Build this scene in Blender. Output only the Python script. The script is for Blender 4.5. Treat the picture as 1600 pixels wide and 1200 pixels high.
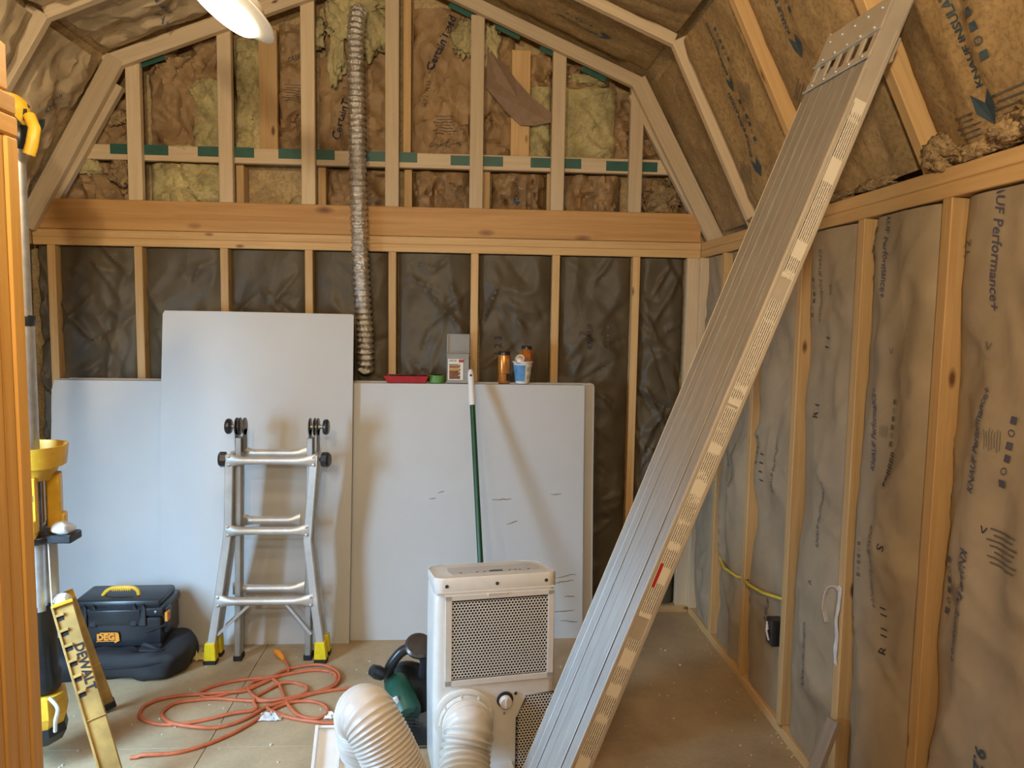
import bpy, bmesh, math, random
from mathutils import Vector, Matrix, noise
random.seed(7)
for o in list(bpy.data.objects): bpy.data.objects.remove(o)
S = bpy.context.scene
COL = S.collection
R = math.radians

# ---------------------------------------------------------------- camera
cam = bpy.data.cameras.new('camera'); camo = bpy.data.objects.new('camera', cam); COL.objects.link(camo)
cam.sensor_fit = 'HORIZONTAL'; cam.sensor_width = 36; cam.lens = 1178.28 / 1600 * 36; cam.clip_start = .05
CAM = Vector((2.0126, -3.7856, 1.5409)); yaw, pitch, roll = .0614, -.0899, .0158
f = Vector((math.sin(yaw) * math.cos(pitch), math.cos(yaw) * math.cos(pitch), math.sin(pitch)))
r0 = Vector((math.cos(yaw), -math.sin(yaw), 0)); u0 = r0.cross(f)
rr = math.cos(roll) * r0 + math.sin(roll) * u0; uu = -math.sin(roll) * r0 + math.cos(roll) * u0
camo.matrix_world = Matrix(((rr.x, uu.x, -f.x, CAM.x), (rr.y, uu.y, -f.y, CAM.y), (rr.z, uu.z, -f.z, CAM.z), (0, 0, 0, 1)))
S.camera = camo
# ---------------------------------------------------------------- light
w = bpy.data.worlds.new('world'); S.world = w; w.use_nodes = True
w.node_tree.nodes['Background'].inputs[0].default_value = (.62, .78, 1, 1)
w.node_tree.nodes['Background'].inputs[1].default_value = 1.0
S.view_settings.view_transform = 'Standard'; S.view_settings.look = 'None'
S.view_settings.exposure = 0.0; S.view_settings.gamma = 1; S.view_settings.use_curve_mapping = False
def area(name, loc, direction, sx, sy, power, color, shape='RECTANGLE'):
    l = bpy.data.lights.new(name, 'AREA'); l.shape = shape; l.size = sx; l.size_y = sy; l.energy = power; l.color = color
    o = bpy.data.objects.new(name, l); COL.objects.link(o); o.location = loc
    o.rotation_euler = Vector(direction).to_track_quat('-Z', 'Y').to_euler(); return o
# daylight entering through the open door in the left wall
dl = area('door_daylight', (-.02, -2.26, 1.05), (.47, .60, -.60), .42, 1.1, 45, (.42, .70, 1.0)); dl.data.spread = R(125)
WARM = (1.0, .82, .57)
cy = S.cycles; cy.max_bounces = 5; cy.diffuse_bounces = 4; cy.glossy_bounces = 2; cy.transmission_bounces = 3; cy.transparent_max_bounces = 6; cy.caustics_reflective = False; cy.caustics_refractive = False
cy.use_adaptive_sampling = True; cy.adaptive_threshold = .05; cy.adaptive_min_samples = 20; cy.sample_clamp_indirect = 4

# ---------------------------------------------------------------- materials
def newmat(name):
    m = bpy.data.materials.new(name); m.use_nodes = True
    nt = m.node_tree; b = nt.nodes['Principled BSDF']; return m, nt, b
def N(nt, t, **k):
    n = nt.nodes.new(t)
    for a, v in k.items():
        if a in n.inputs.keys() if hasattr(n.inputs, 'keys') else False: n.inputs[a].default_value = v
        else: setattr(n, a, v)
    return n
def ramp(nt, fac, stops):
    n = nt.nodes.new('ShaderNodeValToRGB'); e = n.color_ramp.elements
    while len(e) < len(stops): e.new(.5)
    for i, (p, c) in enumerate(stops):
        e[i].position = p; e[i].color = (c[0], c[1], c[2], 1) if len(c) == 3 else c
    nt.links.new(fac, n.inputs[0]); return n.outputs[0]
def coords(nt, scale=(1, 1, 1), rnd=True):
    tc = nt.nodes.new('ShaderNodeTexCoord'); src = tc.outputs['Object']
    if rnd:
        oi = nt.nodes.new('ShaderNodeObjectInfo'); mul = N(nt, 'ShaderNodeMath', operation='MULTIPLY'); mul.inputs[1].default_value = 37.
        nt.links.new(oi.outputs['Random'], mul.inputs[0])
        ad = N(nt, 'ShaderNodeVectorMath', operation='ADD'); nt.links.new(src, ad.inputs[0]); nt.links.new(mul.outputs[0], ad.inputs[1]); src = ad.outputs[0]
    mp = nt.nodes.new('ShaderNodeMapping'); mp.inputs['Scale'].default_value = scale
    nt.links.new(src, mp.inputs[0]); return mp.outputs[0]
def noise_tex(nt, vec, scale, detail=4, rough=.55, dist=0):
    n = nt.nodes.new('ShaderNodeTexNoise'); n.inputs['Scale'].default_value = scale; n.inputs['Detail'].default_value = detail
    n.inputs['Roughness'].default_value = rough; n.inputs['Distortion'].default_value = dist
    nt.links.new(vec, n.inputs['Vector']); return n.outputs['Fac']
def mix(nt, fac, a, b, blend='MIX'):
    n = nt.nodes.new('ShaderNodeMix'); n.data_type = 'RGBA'; n.blend_type = blend
    for s, v in ((0, fac), (6, a), (7, b)):
        if isinstance(v, (int, float)): n.inputs[s].default_value = v
        elif isinstance(v, tuple): n.inputs[s].default_value = (*v, 1)
        else: nt.links.new(v, n.inputs[s])
    return n.outputs[2]
def bump(nt, b, h, strength, dist=.01):
    n = nt.nodes.new('ShaderNodeBump'); n.inputs['Strength'].default_value = strength; n.inputs['Distance'].default_value = dist
    nt.links.new(h, n.inputs['Height']); nt.links.new(n.outputs[0], b.inputs['Normal']); return n
def plain(name, c, rough=.5, metal=0., var=.12, bmp=0., spec=None, scale=30, emit=None, trans=0, alpha=1, coat=0):
    m, nt, b = newmat(name); v = coords(nt)
    n = noise_tex(nt, v, scale, 3)
    lo = tuple(x * (1 - var) for x in c); hi = tuple(min(1, x * (1 + var)) for x in c)
    nt.links.new(ramp(nt, n, [(.3, lo), (.7, hi)]), b.inputs['Base Color'])
    b.inputs['Roughness'].default_value = rough; b.inputs['Metallic'].default_value = metal
    if spec is not None: b.inputs['Specular IOR Level'].default_value = spec
    if bmp: bump(nt, b, n, bmp, .004)
    if trans: b.inputs['Transmission Weight'].default_value = trans
    if alpha < 1: b.inputs['Alpha'].default_value = alpha
    if coat: b.inputs['Coat Weight'].default_value = coat
    if emit:
        b.inputs['Emission Color'].default_value = (*emit[0], 1); b.inputs['Emission Strength'].default_value = emit[1]
    return m
def wood(name, light, dark, knot=(.16, .07, .025), knots=.075, rough=.62, gs=1.0):
    m, nt, b = newmat(name)
    v = coords(nt, (26 * gs, 26 * gs, 1.1 * gs)); n = noise_tex(nt, v, 2.2, 6, .62, .6)
    v2 = coords(nt, (3, 3, .8)); n2 = noise_tex(nt, v2, 1.6, 2)
    c1 = ramp(nt, n, [(.3, dark), (.62, light)])
    c2 = mix(nt, n2, c1, tuple(x * .72 for x in light)); 
    mx = mix(nt, .5, c1, c2)
    vo = nt.nodes.new('ShaderNodeTexVoronoi'); vo.inputs['Scale'].default_value = 1
    nt.links.new(coords(nt, (9, 9, 3.6)), vo.inputs['Vector'])
    k = ramp(nt, vo.outputs['Distance'], [(knots * .6, (1, 1, 1)), (knots * 1.5, (0, 0, 0))])
    col = mix(nt, k, mx, knot)
    oi = nt.nodes.new('ShaderNodeObjectInfo'); hs = nt.nodes.new('ShaderNodeHueSaturation')
    mr = nt.nodes.new('ShaderNodeMapRange'); mr.inputs[3].default_value = .86; mr.inputs[4].default_value = 1.12
    nt.links.new(oi.outputs['Random'], mr.inputs[0]); nt.links.new(mr.outputs[0], hs.inputs['Value']); nt.links.new(col, hs.inputs['Color'])
    nt.links.new(hs.outputs[0], b.inputs['Base Color']); b.inputs['Roughness'].default_value = rough
    bump(nt, b, n, .25, .002); return m
def kraft(name, c, var=.25, crease=.7, rough=.55, fine=1.0, speck=0, crumple=0., cs=(7, 7, 4.5)):
    m, nt, b = newmat(name); v = coords(nt, (1, 1, 1), False)
    n = noise_tex(nt, v, 4, 5, .6); lo = tuple(x * (1 - var) for x in c); hi = tuple(x * (1 + var) for x in c)
    col = ramp(nt, n, [(.3, lo), (.7, hi)])
    if speck:
        s = noise_tex(nt, v, 70, 4, .7); s2 = noise_tex(nt, v, 24, 3, .6)
        col = mix(nt, ramp(nt, s, [(.46, (0, 0, 0)), (.62, (speck, speck, speck))]), col, tuple(x * .42 for x in c))
        col = mix(nt, ramp(nt, s2, [(.5, (0, 0, 0)), (.7, (speck * .7,) * 3)]), col, tuple(min(1, x * 1.6) for x in c))
    nt.links.new(col, b.inputs['Base Color']); b.inputs['Roughness'].default_value = rough
    h1 = noise_tex(nt, v, 5.5 * fine, 3, .5, .4)
    sb = N(nt, 'ShaderNodeMath', operation='SUBTRACT'); sb.inputs[1].default_value = .5; nt.links.new(h1, sb.inputs[0])
    ab = N(nt, 'ShaderNodeMath', operation='ABSOLUTE'); nt.links.new(sb.outputs[0], ab.inputs[0])
    bn = bump(nt, b, ab.outputs[0], crease * .6, .04)
    if crumple:
        wn = nt.nodes.new('ShaderNodeTexNoise'); wn.inputs['Scale'].default_value = 3.5; wn.inputs['Detail'].default_value = 2; nt.links.new(v, wn.inputs['Vector'])
        ml = N(nt, 'ShaderNodeVectorMath', operation='SCALE'); ml.inputs['Scale'].default_value = .22; nt.links.new(wn.outputs['Color'], ml.inputs[0])
        ad = N(nt, 'ShaderNodeVectorMath', operation='ADD'); nt.links.new(v, ad.inputs[0]); nt.links.new(ml.outputs[0], ad.inputs[1])
        prev = bn
        for k, (sc, st) in enumerate(((1.25, 1.0),)):
            mp = nt.nodes.new('ShaderNodeMapping'); mp.inputs['Scale'].default_value = tuple(q * sc for q in cs); nt.links.new(ad.outputs[0], mp.inputs[0])
            vo = nt.nodes.new('ShaderNodeTexVoronoi'); vo.inputs['Scale'].default_value = 1; nt.links.new(mp.outputs[0], vo.inputs['Vector'])
            b2 = nt.nodes.new('ShaderNodeBump'); b2.inputs['Strength'].default_value = crumple * st; b2.inputs['Distance'].default_value = .055 / sc
            nt.links.new(vo.outputs['Distance'], b2.inputs['Height']); nt.links.new(prev.outputs[0], b2.inputs['Normal']); prev = b2
        nt.links.new(prev.outputs[0], b.inputs['Normal']); b.inputs['Specular IOR Level'].default_value = .3
    return m
M = {}
M['wood'] = wood('pine_lumber', (.70, .46, .21), (.55, .33, .13))
M['pale'] = wood('pale_spruce_lumber', (.72, .57, .38), (.60, .45, .27), knots=.05)
M['beam'] = wood('amber_pine_beam', (.60, .34, .125), (.44, .22, .07), (.11, .03, .012), .15, gs=.55)
M['post'] = wood('warm_lit_pine_post', (.76, .42, .10), (.60, .30, .055), knots=.05)  # pine with the yellow of the warm lamp light put into its colour
M['osb'] = kraft('strand_board', (.50, .36, .18), .4, .10, .8, 6, .5)
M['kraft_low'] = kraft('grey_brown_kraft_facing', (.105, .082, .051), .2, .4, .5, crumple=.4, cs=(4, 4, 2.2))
M['kraft_right'] = kraft('tan_grey_kraft_facing', (.37, .295, .20), .16, .3, .52, crumple=.3, cs=(4, 4, 2.2))
M['kraft_top'] = kraft('brown_kraft_facing', (.36, .235, .12), .24, .5, .55, crumple=.6, cs=(9, 9, 7))
M['kraft_left'] = kraft('brightened_kraft_facing', (.58, .45, .28), .24, .5, .55, crumple=.6)  # brown kraft lightened, standing in for lamp light on the left roof
M['mottled'] = kraft('mottled_brown_batt', (.38, .255, .115), .2, .3, .85, 2, .55)
M['glass_wool'] = kraft('yellow_glass_wool', (.47, .40, .20), .35, 1.0, .95, 2.2, .35)
M['brown_wool'] = kraft('brown_glass_wool', (.36, .25, .125), .35, 1.0, .95, 5, .7)
M['dark'] = plain('dark_gap', (.02, .016, .012), .9)
M['ink'] = plain('blue_grey_ink', (.045, .075, .10), .7)
M['ink2'] = plain('violet_ink', (.085, .08, .12), .7)
M['ink3'] = plain('faded_grey_ink', (.13, .115, .09), .7)
M['navy'] = plain('navy_ink', (.03, .035, .07), .7)
M['marker'] = plain('black_marker', (.02, .02, .03), .7)
M['floor'] = kraft('tan_painted_plywood', (.45, .335, .20), .18, .06, .55, 3, .12)
M['tape'] = plain('green_sill_tape', (.02, .10, .075), .5)
M['black'] = plain('black_plastic', (.022, .024, .028), .30, bmp=.1)
M['black_rubber'] = plain('black_rubber', (.015, .015, .015), .8)
M['fabric'] = plain('black_nylon_fabric', (.022, .022, .025), .8, bmp=.8, scale=14)
M['yellow'] = plain('yellow_plastic', (.80, .47, .04), .4)
M['dusty_yellow'] = plain('dusty_yellow_plastic', (.46, .29, .085), .6, var=.3, scale=12)
M['bright_yellow'] = plain('bright_yellow_plastic', (.85, .66, .02), .4)
M['orange'] = plain('orange_plastic', (.85, .30, .03), .45)
M['steel'] = plain('brushed_steel', (.55, .55, .54), .48, .8)
M['dark_steel'] = plain('dark_hinge_steel', (.14, .13, .12), .35, .8)
M['alu'] = plain('ladder_aluminium', (.70, .72, .73), .46, .7, var=.15, scale=9)
M['alu_shaded'] = plain('shaded_aluminium', (.46, .46, .45), .5, .7, var=.15, scale=9)  # ladder aluminium darkened for the shade inside the rail channels
M['white'] = plain('white_plastic', (.80, .80, .78), .3, var=.03)
M['cream'] = plain('cream_plastic', (.76, .74, .70), .35, var=.03)
M['grey'] = plain('light_grey_panel', (.60, .62, .64), .4, var=.03)
M['lcd'] = plain('dark_display', (.03, .035, .04), .2)
M['green'] = plain('dark_green_plastic', (.012, .075, .05), .4)
M['pole_green'] = plain('green_painted_steel', (.008, .07, .035), .35)
M['tape_green'] = plain('green_masking_tape', (.10, .26, .05), .6)
M['red'] = plain('red_plastic', (.42, .025, .03), .4)
M['label'] = plain('off_white_label', (.74, .70, .60), .6, var=.05)
M['label_brown'] = plain('brown_label_print', (.22, .07, .025), .5, var=.4)
M['label_gold'] = plain('gold_label_print', (.50, .30, .08), .5)
M['label_blue'] = plain('blue_label_print', (.10, .28, .55), .5, var=.2)
M['amber'] = plain('amber_jar', (.42, .13, .015), .15, var=.3, coat=.5)
M['copper'] = plain('orange_copper_can', (.66, .25, .05), .28, .5, var=.15)
M['can'] = plain('bare_can_metal', (.75, .72, .66), .3, .7)
M['tub'] = plain('white_tub', (.70, .69, .65), .5)
M['cord'] = plain('orange_cord_jacket', (.55, .145, .06), .55, var=.15)
M['yellow_cable'] = plain('yellow_cable_jacket', (.70, .56, .06), .5)
M['white_strip'] = plain('white_strap', (.72, .68, .66), .5)
M['film'] = plain('clear_crumpled_film', (.75, .75, .75), .2, alpha=.75)
M['clear'] = plain('clear_plastic', (.50, .49, .46), .2, var=.05, alpha=.45)
M['screws'] = plain('grey_screws', (.22, .21, .20), .5, .5, var=.5, scale=160)
M['gap_paper'] = plain('brown_paper_strip', (.26, .17, .11), .7)
M['grey_wood'] = wood('weathered_board', (.34, .27, .20), (.24, .18, .13))
M['chip'] = plain('white_chip', (.75, .70, .60), .8)
M['wool_scrap'] = plain('pale_yellow_scrap', (.68, .60, .30), .9, var=.3)
M['lamp_on'] = plain('glowing_lamp_lens', (1, .95, .85), .5, emit=((1, .84, .58), 9))
M['lamp_rim'] = plain('white_lamp_rim', (.85, .80, .72), .45, var=.02)
M['lamp_on'].cycles.emission_sampling = 'NONE'
# foil
m, nt, b = newmat('crinkled_foil'); v = coords(nt); n = noise_tex(nt, v, 60, 4, .7)
b.inputs['Base Color'].default_value = (.78, .76, .72, 1); b.inputs['Metallic'].default_value = 1; b.inputs['Roughness'].default_value = .28
bump(nt, b, n, .9, .012); M['foil'] = m
# drywall: paper white with a few scuffs
m, nt, b = newmat('drywall_paper'); v = coords(nt); n = noise_tex(nt, v, 2.2, 4)
base = ramp(nt, n, [(.3, (.52, .52, .515)), (.7, (.57, .57, .565))])
sc = noise_tex(nt, coords(nt, (2.5, 1, 14)), 1.6, 5, .6); base = mix(nt, ramp(nt, sc, [(.735, (0, 0, 0)), (.77, (.75, .75, .75))]), base, (.25, .22, .18))
nt.links.new(base, b.inputs['Base Color']); b.inputs['Roughness'].default_value = .62; M['drywall'] = m
M['gypsum'] = plain('gypsum_core', (.55, .52, .46), .9, bmp=.3)
# fluted plank deck: grooves run along local Z, across local X
m, nt, b = newmat('fluted_aluminium'); v = coords(nt, (1, 1, 1), False)
wv = nt.nodes.new('ShaderNodeTexWave'); wv.wave_type = 'BANDS'; wv.bands_direction = 'X'; wv.inputs['Scale'].default_value = 62; nt.links.new(v, wv.inputs['Vector'])
n = noise_tex(nt, coords(nt, (40, 40, 3), False), 2, 4, .65)
sp = noise_tex(nt, coords(nt, (30, 30, 5), False), 1.5, 4, .6)
c = ramp(nt, n, [(.3, (.46, .45, .43)), (.7, (.62, .61, .59))])
c = mix(nt, ramp(nt, sp, [(.70, (0, 0, 0)), (.74, (1, 1, 1))]), c, (.85, .84, .80))
nt.links.new(c, b.inputs['Base Color']); b.inputs['Metallic'].default_value = .7; b.inputs['Roughness'].default_value = .42
bump(nt, b, wv.outputs['Fac'], .55, .0025); M['flute'] = m
M['rail'] = plain('plank_rail_aluminium', (.60, .56, .48), .45, .45, var=.1, scale=8)
# sticker with fine print (rows of tiny text)
m, nt, b = newmat('printed_sticker'); v = coords(nt, (1, 1, 1), False)
wv = nt.nodes.new('ShaderNodeTexWave'); wv.bands_direction = 'Y'; wv.inputs['Scale'].default_value = 62; nt.links.new(v, wv.inputs['Vector'])
nn = noise_tex(nt, coords(nt, (120, 120, 60), False), 3, 3, .6); n3 = noise_tex(nt, coords(nt, (1, 1, 14), False), 1, 1)
mu = N(nt, 'ShaderNodeMath', operation='MULTIPLY'); nt.links.new(wv.outputs['Fac'], mu.inputs[0]); nt.links.new(nn, mu.inputs[1])
mu2 = N(nt, 'ShaderNodeMath', operation='MULTIPLY'); nt.links.new(mu.outputs[0], mu2.inputs[0]); nt.links.new(ramp(nt, n3, [(.42, (0, 0, 0)), (.5, (1, 1, 1))]), mu2.inputs[1])
nt.links.new(mix(nt, ramp(nt, mu2.outputs[0], [(.3, (0, 0, 0)), (.36, (1, 1, 1))]), (.74, .70, .60), (.13, .12, .11)), b.inputs['Base Color'])
b.inputs['Roughness'].default_value = .55; M['sticker'] = m

# ---------------------------------------------------------------- mesh helpers
class MB:
    def __init__(s): s.v = []; s.f = []; s.sm = False
    def add(s, vs, fs):
        k = len(s.v); s.v += [Vector(p) for p in vs]; s.f += [tuple(i + k for i in q) for q in fs]; return s
    def box(s, c, d, rot=None):
        c = Vector(c); h = [x / 2 for x in d]; vs = []
        for z in (-1, 1):
            for y in (-1, 1):
                for x in (-1, 1):
                    p = Vector((x * h[0], y * h[1], z * h[2])); vs.append(c + (rot @ p if rot else p))
        return s.add(vs, [(0, 2, 3, 1), (4, 5, 7, 6), (0, 1, 5, 4), (1, 3, 7, 5), (3, 2, 6, 7), (2, 0, 4, 6)])
    def tube(s, path, rad, seg=10, cap=True, closed=False):
        P = [Vector(p) for p in path]; n = len(P); vs = []; fs = []
        t = [(P[(i + 1) % n if closed else min(i + 1, n - 1)] - P[(i - 1) if closed else max(i - 1, 0)]).normalized() for i in range(n)]
        a = Vector((0, 0, 1)) if abs(t[0].z) < .9 else Vector((1, 0, 0)); nn = (a - t[0] * a.dot(t[0])).normalized()
        for i in range(n):
            nn = (nn - t[i] * nn.dot(t[i])).normalized(); bb = t[i].cross(nn); r = rad[i] if isinstance(rad, (list, tuple)) else rad
            for k in range(seg):
                an = 2 * math.pi * k / seg; vs.append(P[i] + (nn * math.cos(an) + bb * math.sin(an)) * r)
        m = n if closed else n - 1
        for i in range(m):
            j = (i + 1) % n
            for k in range(seg):
                l = (k + 1) % seg; fs.append((i * seg + k, i * seg + l, j * seg + l, j * seg + k))
        if cap and not closed: fs += [tuple(range(seg - 1, -1, -1)), tuple((n - 1) * seg + k for k in range(seg))]
        s.sm = True; return s.add(vs, fs)
    def lathe(s, prof, origin=(0, 0, 0), axis=(0, 0, 1), seg=24):
        ax = Vector(axis).normalized(); a = Vector((1, 0, 0)) if abs(ax.x) < .9 else Vector((0, 1, 0))
        e1 = (a - ax * a.dot(ax)).normalized(); e2 = ax.cross(e1); O = Vector(origin); vs = []; fs = []; n = len(prof)
        for r, z in prof:
            for k in range(seg):
                an = 2 * math.pi * k / seg; vs.append(O + ax * z + (e1 * math.cos(an) + e2 * math.sin(an)) * max(r, 1e-5))
        for i in range(n - 1):
            for k in range(seg):
                l = (k + 1) % seg; fs.append((i * seg + k, i * seg + l, (i + 1) * seg + l, (i + 1) * seg + k))
        fs += [tuple(range(seg - 1, -1, -1)), tuple((n - 1) * seg + k for k in range(seg))]
        s.sm = True; return s.add(vs, fs)
    def prism(s, poly, a, b, map3):
        n = len(poly); vs = [map3(x, y, a) for x, y in poly] + [map3(x, y, b) for x, y in poly]
        fs = [tuple(range(n - 1, -1, -1)), tuple(range(n, 2 * n))] + [(i, (i + 1) % n, n + (i + 1) % n, n + i) for i in range(n)]
        return s.add(vs, fs)
    def build(s, name, mat, parent=None, bevel=0, smooth=None, local=False, segs=1, fix=True):
        off = Vector(); q_ = parent
        while q_ is not None and not local: off = off + q_.location; q_ = q_.parent
        me = bpy.data.meshes.new(name); me.from_pydata([p - off for p in s.v], [], s.f)
        if fix or bevel:
            bm = bmesh.new(); bm.from_mesh(me)
            if fix: bmesh.ops.recalc_face_normals(bm, faces=bm.faces)
            if bevel: bmesh.ops.bevel(bm, geom=[e for e in bm.edges if e.calc_face_angle(0) > .5], offset=bevel, segments=segs, affect='EDGES', clamp_overlap=True, profile=.5)
            bm.to_mesh(me); bm.free()
        sm = s.sm if smooth is None else smooth
        if sm:
            me.polygons.foreach_set('use_smooth', [True] * len(me.polygons)); 
            try: me.set_sharp_from_angle(angle=R(42))
            except Exception: pass
        me.materials.append(M[mat] if isinstance(mat, str) else mat)
        o = bpy.data.objects.new(name, me); COL.objects.link(o)
        if parent is not None: o.parent = parent
        return o
def tag(o, label, cat=None, group=None, kind=None):
    o['label'] = label
    if cat: o['category'] = cat
    if group: o['group'] = group
    if kind: o['kind'] = kind
    return o
def thing(name, label, cat, loc=(0, 0, 0), rot=None, group=None):
    o = bpy.data.objects.new(name, None); COL.objects.link(o); o.location = loc; o.empty_display_size = .05
    if rot: o.rotation_euler = rot
    return tag(o, label, cat, group)
def structure(name, label):
    o = bpy.data.objects.new(name, None); COL.objects.link(o); o['label'] = label; o['kind'] = 'structure'; o['category'] = name.split('_')[0]; return o
BOARD = {}
def board(name, p0, p1, wdt, thk, wdir, mat, parent, bev=.0025, local=False):
    """a length of lumber from p0 to p1; wdt measured along wdir, thk across it; local Z runs along the grain"""
    p0, p1 = Vector(p0), Vector(p1); z = p1 - p0; L = z.length; z.normalize()
    x = Vector(wdir); x = (x - z * x.dot(z)).normalized(); y = z.cross(x)
    key = (round(L, 3), round(wdt, 4), round(thk, 4), mat, name)
    if key not in BOARD:
        b = MB().box((0, 0, 0), (wdt, thk, L)); o = b.build(name, mat, None, bev); BOARD[key] = o.data
    else:
        o = bpy.data.objects.new(name, BOARD[key]); COL.objects.link(o)
    c = (p0 + p1) / 2 - (parent.location if (parent and not local) else Vector())
    o.matrix_local = Matrix(((x.x, y.x, z.x, c.x), (x.y, y.y, z.y, c.y), (x.z, y.z, z.z, c.z), (0, 0, 0, 1)))
    if parent: o.parent = parent
    return o
def text_geo(s, size, shear=0, bold=0):
    cu = bpy.data.curves.new('t', 'FONT'); cu.body = s; cu.size = size; cu.align_x = 'CENTER'; cu.align_y = 'CENTER'; cu.shear = shear; cu.resolution_u = 2
    if bold: cu.offset = bold
    ob = bpy.data.objects.new('t', cu); COL.objects.link(ob)
    dg = bpy.context.evaluated_depsgraph_get(); me = bpy.data.meshes.new_from_object(ob.evaluated_get(dg))
    vs = [(p.co.x, p.co.y) for p in me.vertices]; fs = [tuple(q.vertices) for q in me.polygons]
    bpy.data.objects.remove(ob); bpy.data.curves.remove(cu); bpy.data.meshes.remove(me); return vs, fs
def flat_text(parent, s, size, origin, ex, ey, mat, name='print', shear=0, bold=0, local=False, depth=.0008):
    vs, fs = text_geo(s, size, shear, bold); O = Vector(origin); ex = Vector(ex).normalized(); ey = Vector(ey).normalized(); nz = ex.cross(ey)
    b = MB(); b.add([O + ex * x + ey * y + nz * depth for x, y in vs], fs); return b.build(name, mat, parent, local=local, fix=False)

def wr(u, v, seed, s=1.0):
    """crumpled paper: ridged, warped noise"""
    a = noise.noise(Vector((u * 5 * s, v * 3 * s, seed)))
    b_ = noise.noise(Vector((u * 4 * s + 3.1, v * 5 * s, seed + 9)))
    q = noise.noise(Vector((u * 6 * s + a * 1.3, v * 4 * s + b_ * 1.3, seed + 4)))
    q2 = noise.noise(Vector((u * 15 * s + b_, v * 11 * s + a, seed + 7)))
    return (.32 - abs(q)) * 1.1 + (.25 - abs(q2)) * .42 + a * .5
def batt(parent, O, U, V, w_, l_, h0, bulge, amp, seed, mat, prints=(), nu=16, nv=44, s=1.0, name='insulation_batt', skirt=.05, wavy=.012, folds=0, fa=.010):
    O, U, V = Vector(O), Vector(U).normalized(), Vector(V).normalized(); Nn = U.cross(V)
    rg_ = random.Random(int(seed * 31) + 5); FL = []
    for k in range(folds):
        an = rg_.choice((-1, 1)) * rg_.uniform(.35, 1.25); L_ = rg_.uniform(.06, .20)
        FL.append((rg_.uniform(.05, .95) * w_, rg_.uniform(.02, .98) * l_, math.cos(an), math.sin(an), L_, rg_.uniform(.012, .035), fa * rg_.uniform(.4, 1.2) * rg_.choice((1, 1, -.7))))
    def fold(u, v):
        q = 0
        for fu, fv, ca, sa, L_, wd_, am in FL:
            dv = v - fv
            if abs(dv) > L_ * 1.1: continue
            du = u - fu; a_ = abs(du * ca + dv * sa) / L_
            if a_ >= 1: continue
            b_ = abs(-du * sa + dv * ca) / (wd_ * (1.2 - a_))
            if b_ < 1: q += am * (1 - b_) * (1 - a_ * a_)
        return q
    def h(u, v):
        if FL: return h1(u, v) + fold(u, v)
        return h1(u, v)
    def h1(u, v):
        e = 1 - abs(2 * u / w_ - 1) ** 5; ev = 1 - abs(2 * v / l_ - 1) ** 16
        return h0 + bulge * (e - .5) + amp * wr(u, v, seed, s) * (.25 + .75 * e) * (.4 + .6 * ev)
    def P(u, v, d=0): return O + U * u + V * v + Nn * (h(u, v) + d)
    vs = []; fs = []
    for j in range(nv + 1):
        v = l_ * j / nv
        for i in range(nu + 1):
            u = w_ * i / nu
            t = i / nu; edge = noise.noise(Vector((v * 3.1, seed, t * 5))) * wavy
            uu_ = u + (edge if i in (0, nu) else 0)
            vs.append(P(min(max(uu_, 0), w_), v))
    W1 = nu + 1
    for j in range(nv):
        for i in range(nu): fs.append((j * W1 + i, j * W1 + i + 1, (j + 1) * W1 + i + 1, (j + 1) * W1 + i))
    rim = [i for i in range(W1)] + [j * W1 + nu for j in range(1, nv + 1)] + [nv * W1 + i for i in range(nu - 1, -1, -1)] + [j * W1 for j in range(nv - 1, 0, -1)]
    k = len(vs); vs += [vs[i] - Nn * skirt for i in rim]; m_ = len(rim)
    fs += [(rim[i], k + i, k + (i + 1) % m_, rim[(i + 1) % m_]) for i in range(m_)]
    b = MB(); b.add(vs, fs); b.sm = True; o = b.build(name, mat, parent, fix=False)
    for pr in prints: put_print(o, P, w_, l_, *pr)
    return o, P
def put_print(o, P, w_, l_, what, u, v, size, ang=0, mat='ink', shear=0, bold=0.0):
    ca, sa = math.cos(R(ang)), math.sin(R(ang)); B = MB()
    def put(pts, fs, lift=.0035):
        B.add([P(min(max(u + x * ca - y * sa, .004), w_ - .004), min(max(v + x * sa + y * ca, .004), l_ - .004), lift) for x, y in pts], fs)
    if what == '#arrow':      # house shaped logo
        put([(-.5 * size, -.35 * size), (.05 * size, -.35 * size), (.5 * size, 0), (.05 * size, .35 * size), (-.5 * size, .35 * size), (-.15 * size, 0)], [(0, 1, 2, 5), (5, 2, 3, 4)])
    elif what == '#icons':
        for i in range(6):
            x = (i - 2.5) * size * 1.7; q = size * .5
            if i % 3 == 1:
                n = 10; pts = [(x + q * math.cos(2 * math.pi * k / n), q * math.sin(2 * math.pi * k / n)) for k in range(n)] + [(x + q * .7 * math.cos(2 * math.pi * k / n), q * .7 * math.sin(2 * math.pi * k / n)) for k in range(n)]
                put(pts, [(k, (k + 1) % n, n + (k + 1) % n, n + k) for k in range(n)])
            else:
                put([(x - q, -q), (x + q, -q), (x + q, q * .8), (x - q, q)], [(0, 1, 2, 3)])
    elif what == '#lines':
        for i in range(7):
            y = (i - 3) * size * .13; L = size * (.9 + .2 * math.sin(i * 2.1)); k = 6
            put([(-L / 2 + L * j / k, y + q * size * .018) for q in (-1, 1) for j in range(k + 1)], [(j, j + 1, k + 2 + j, k + 1 + j) for j in range(k)])
    else:
        vs, fs = text_geo(what, size, shear, bold); put(vs, fs)
    return B.build('print', mat, o, fix=False)
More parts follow.
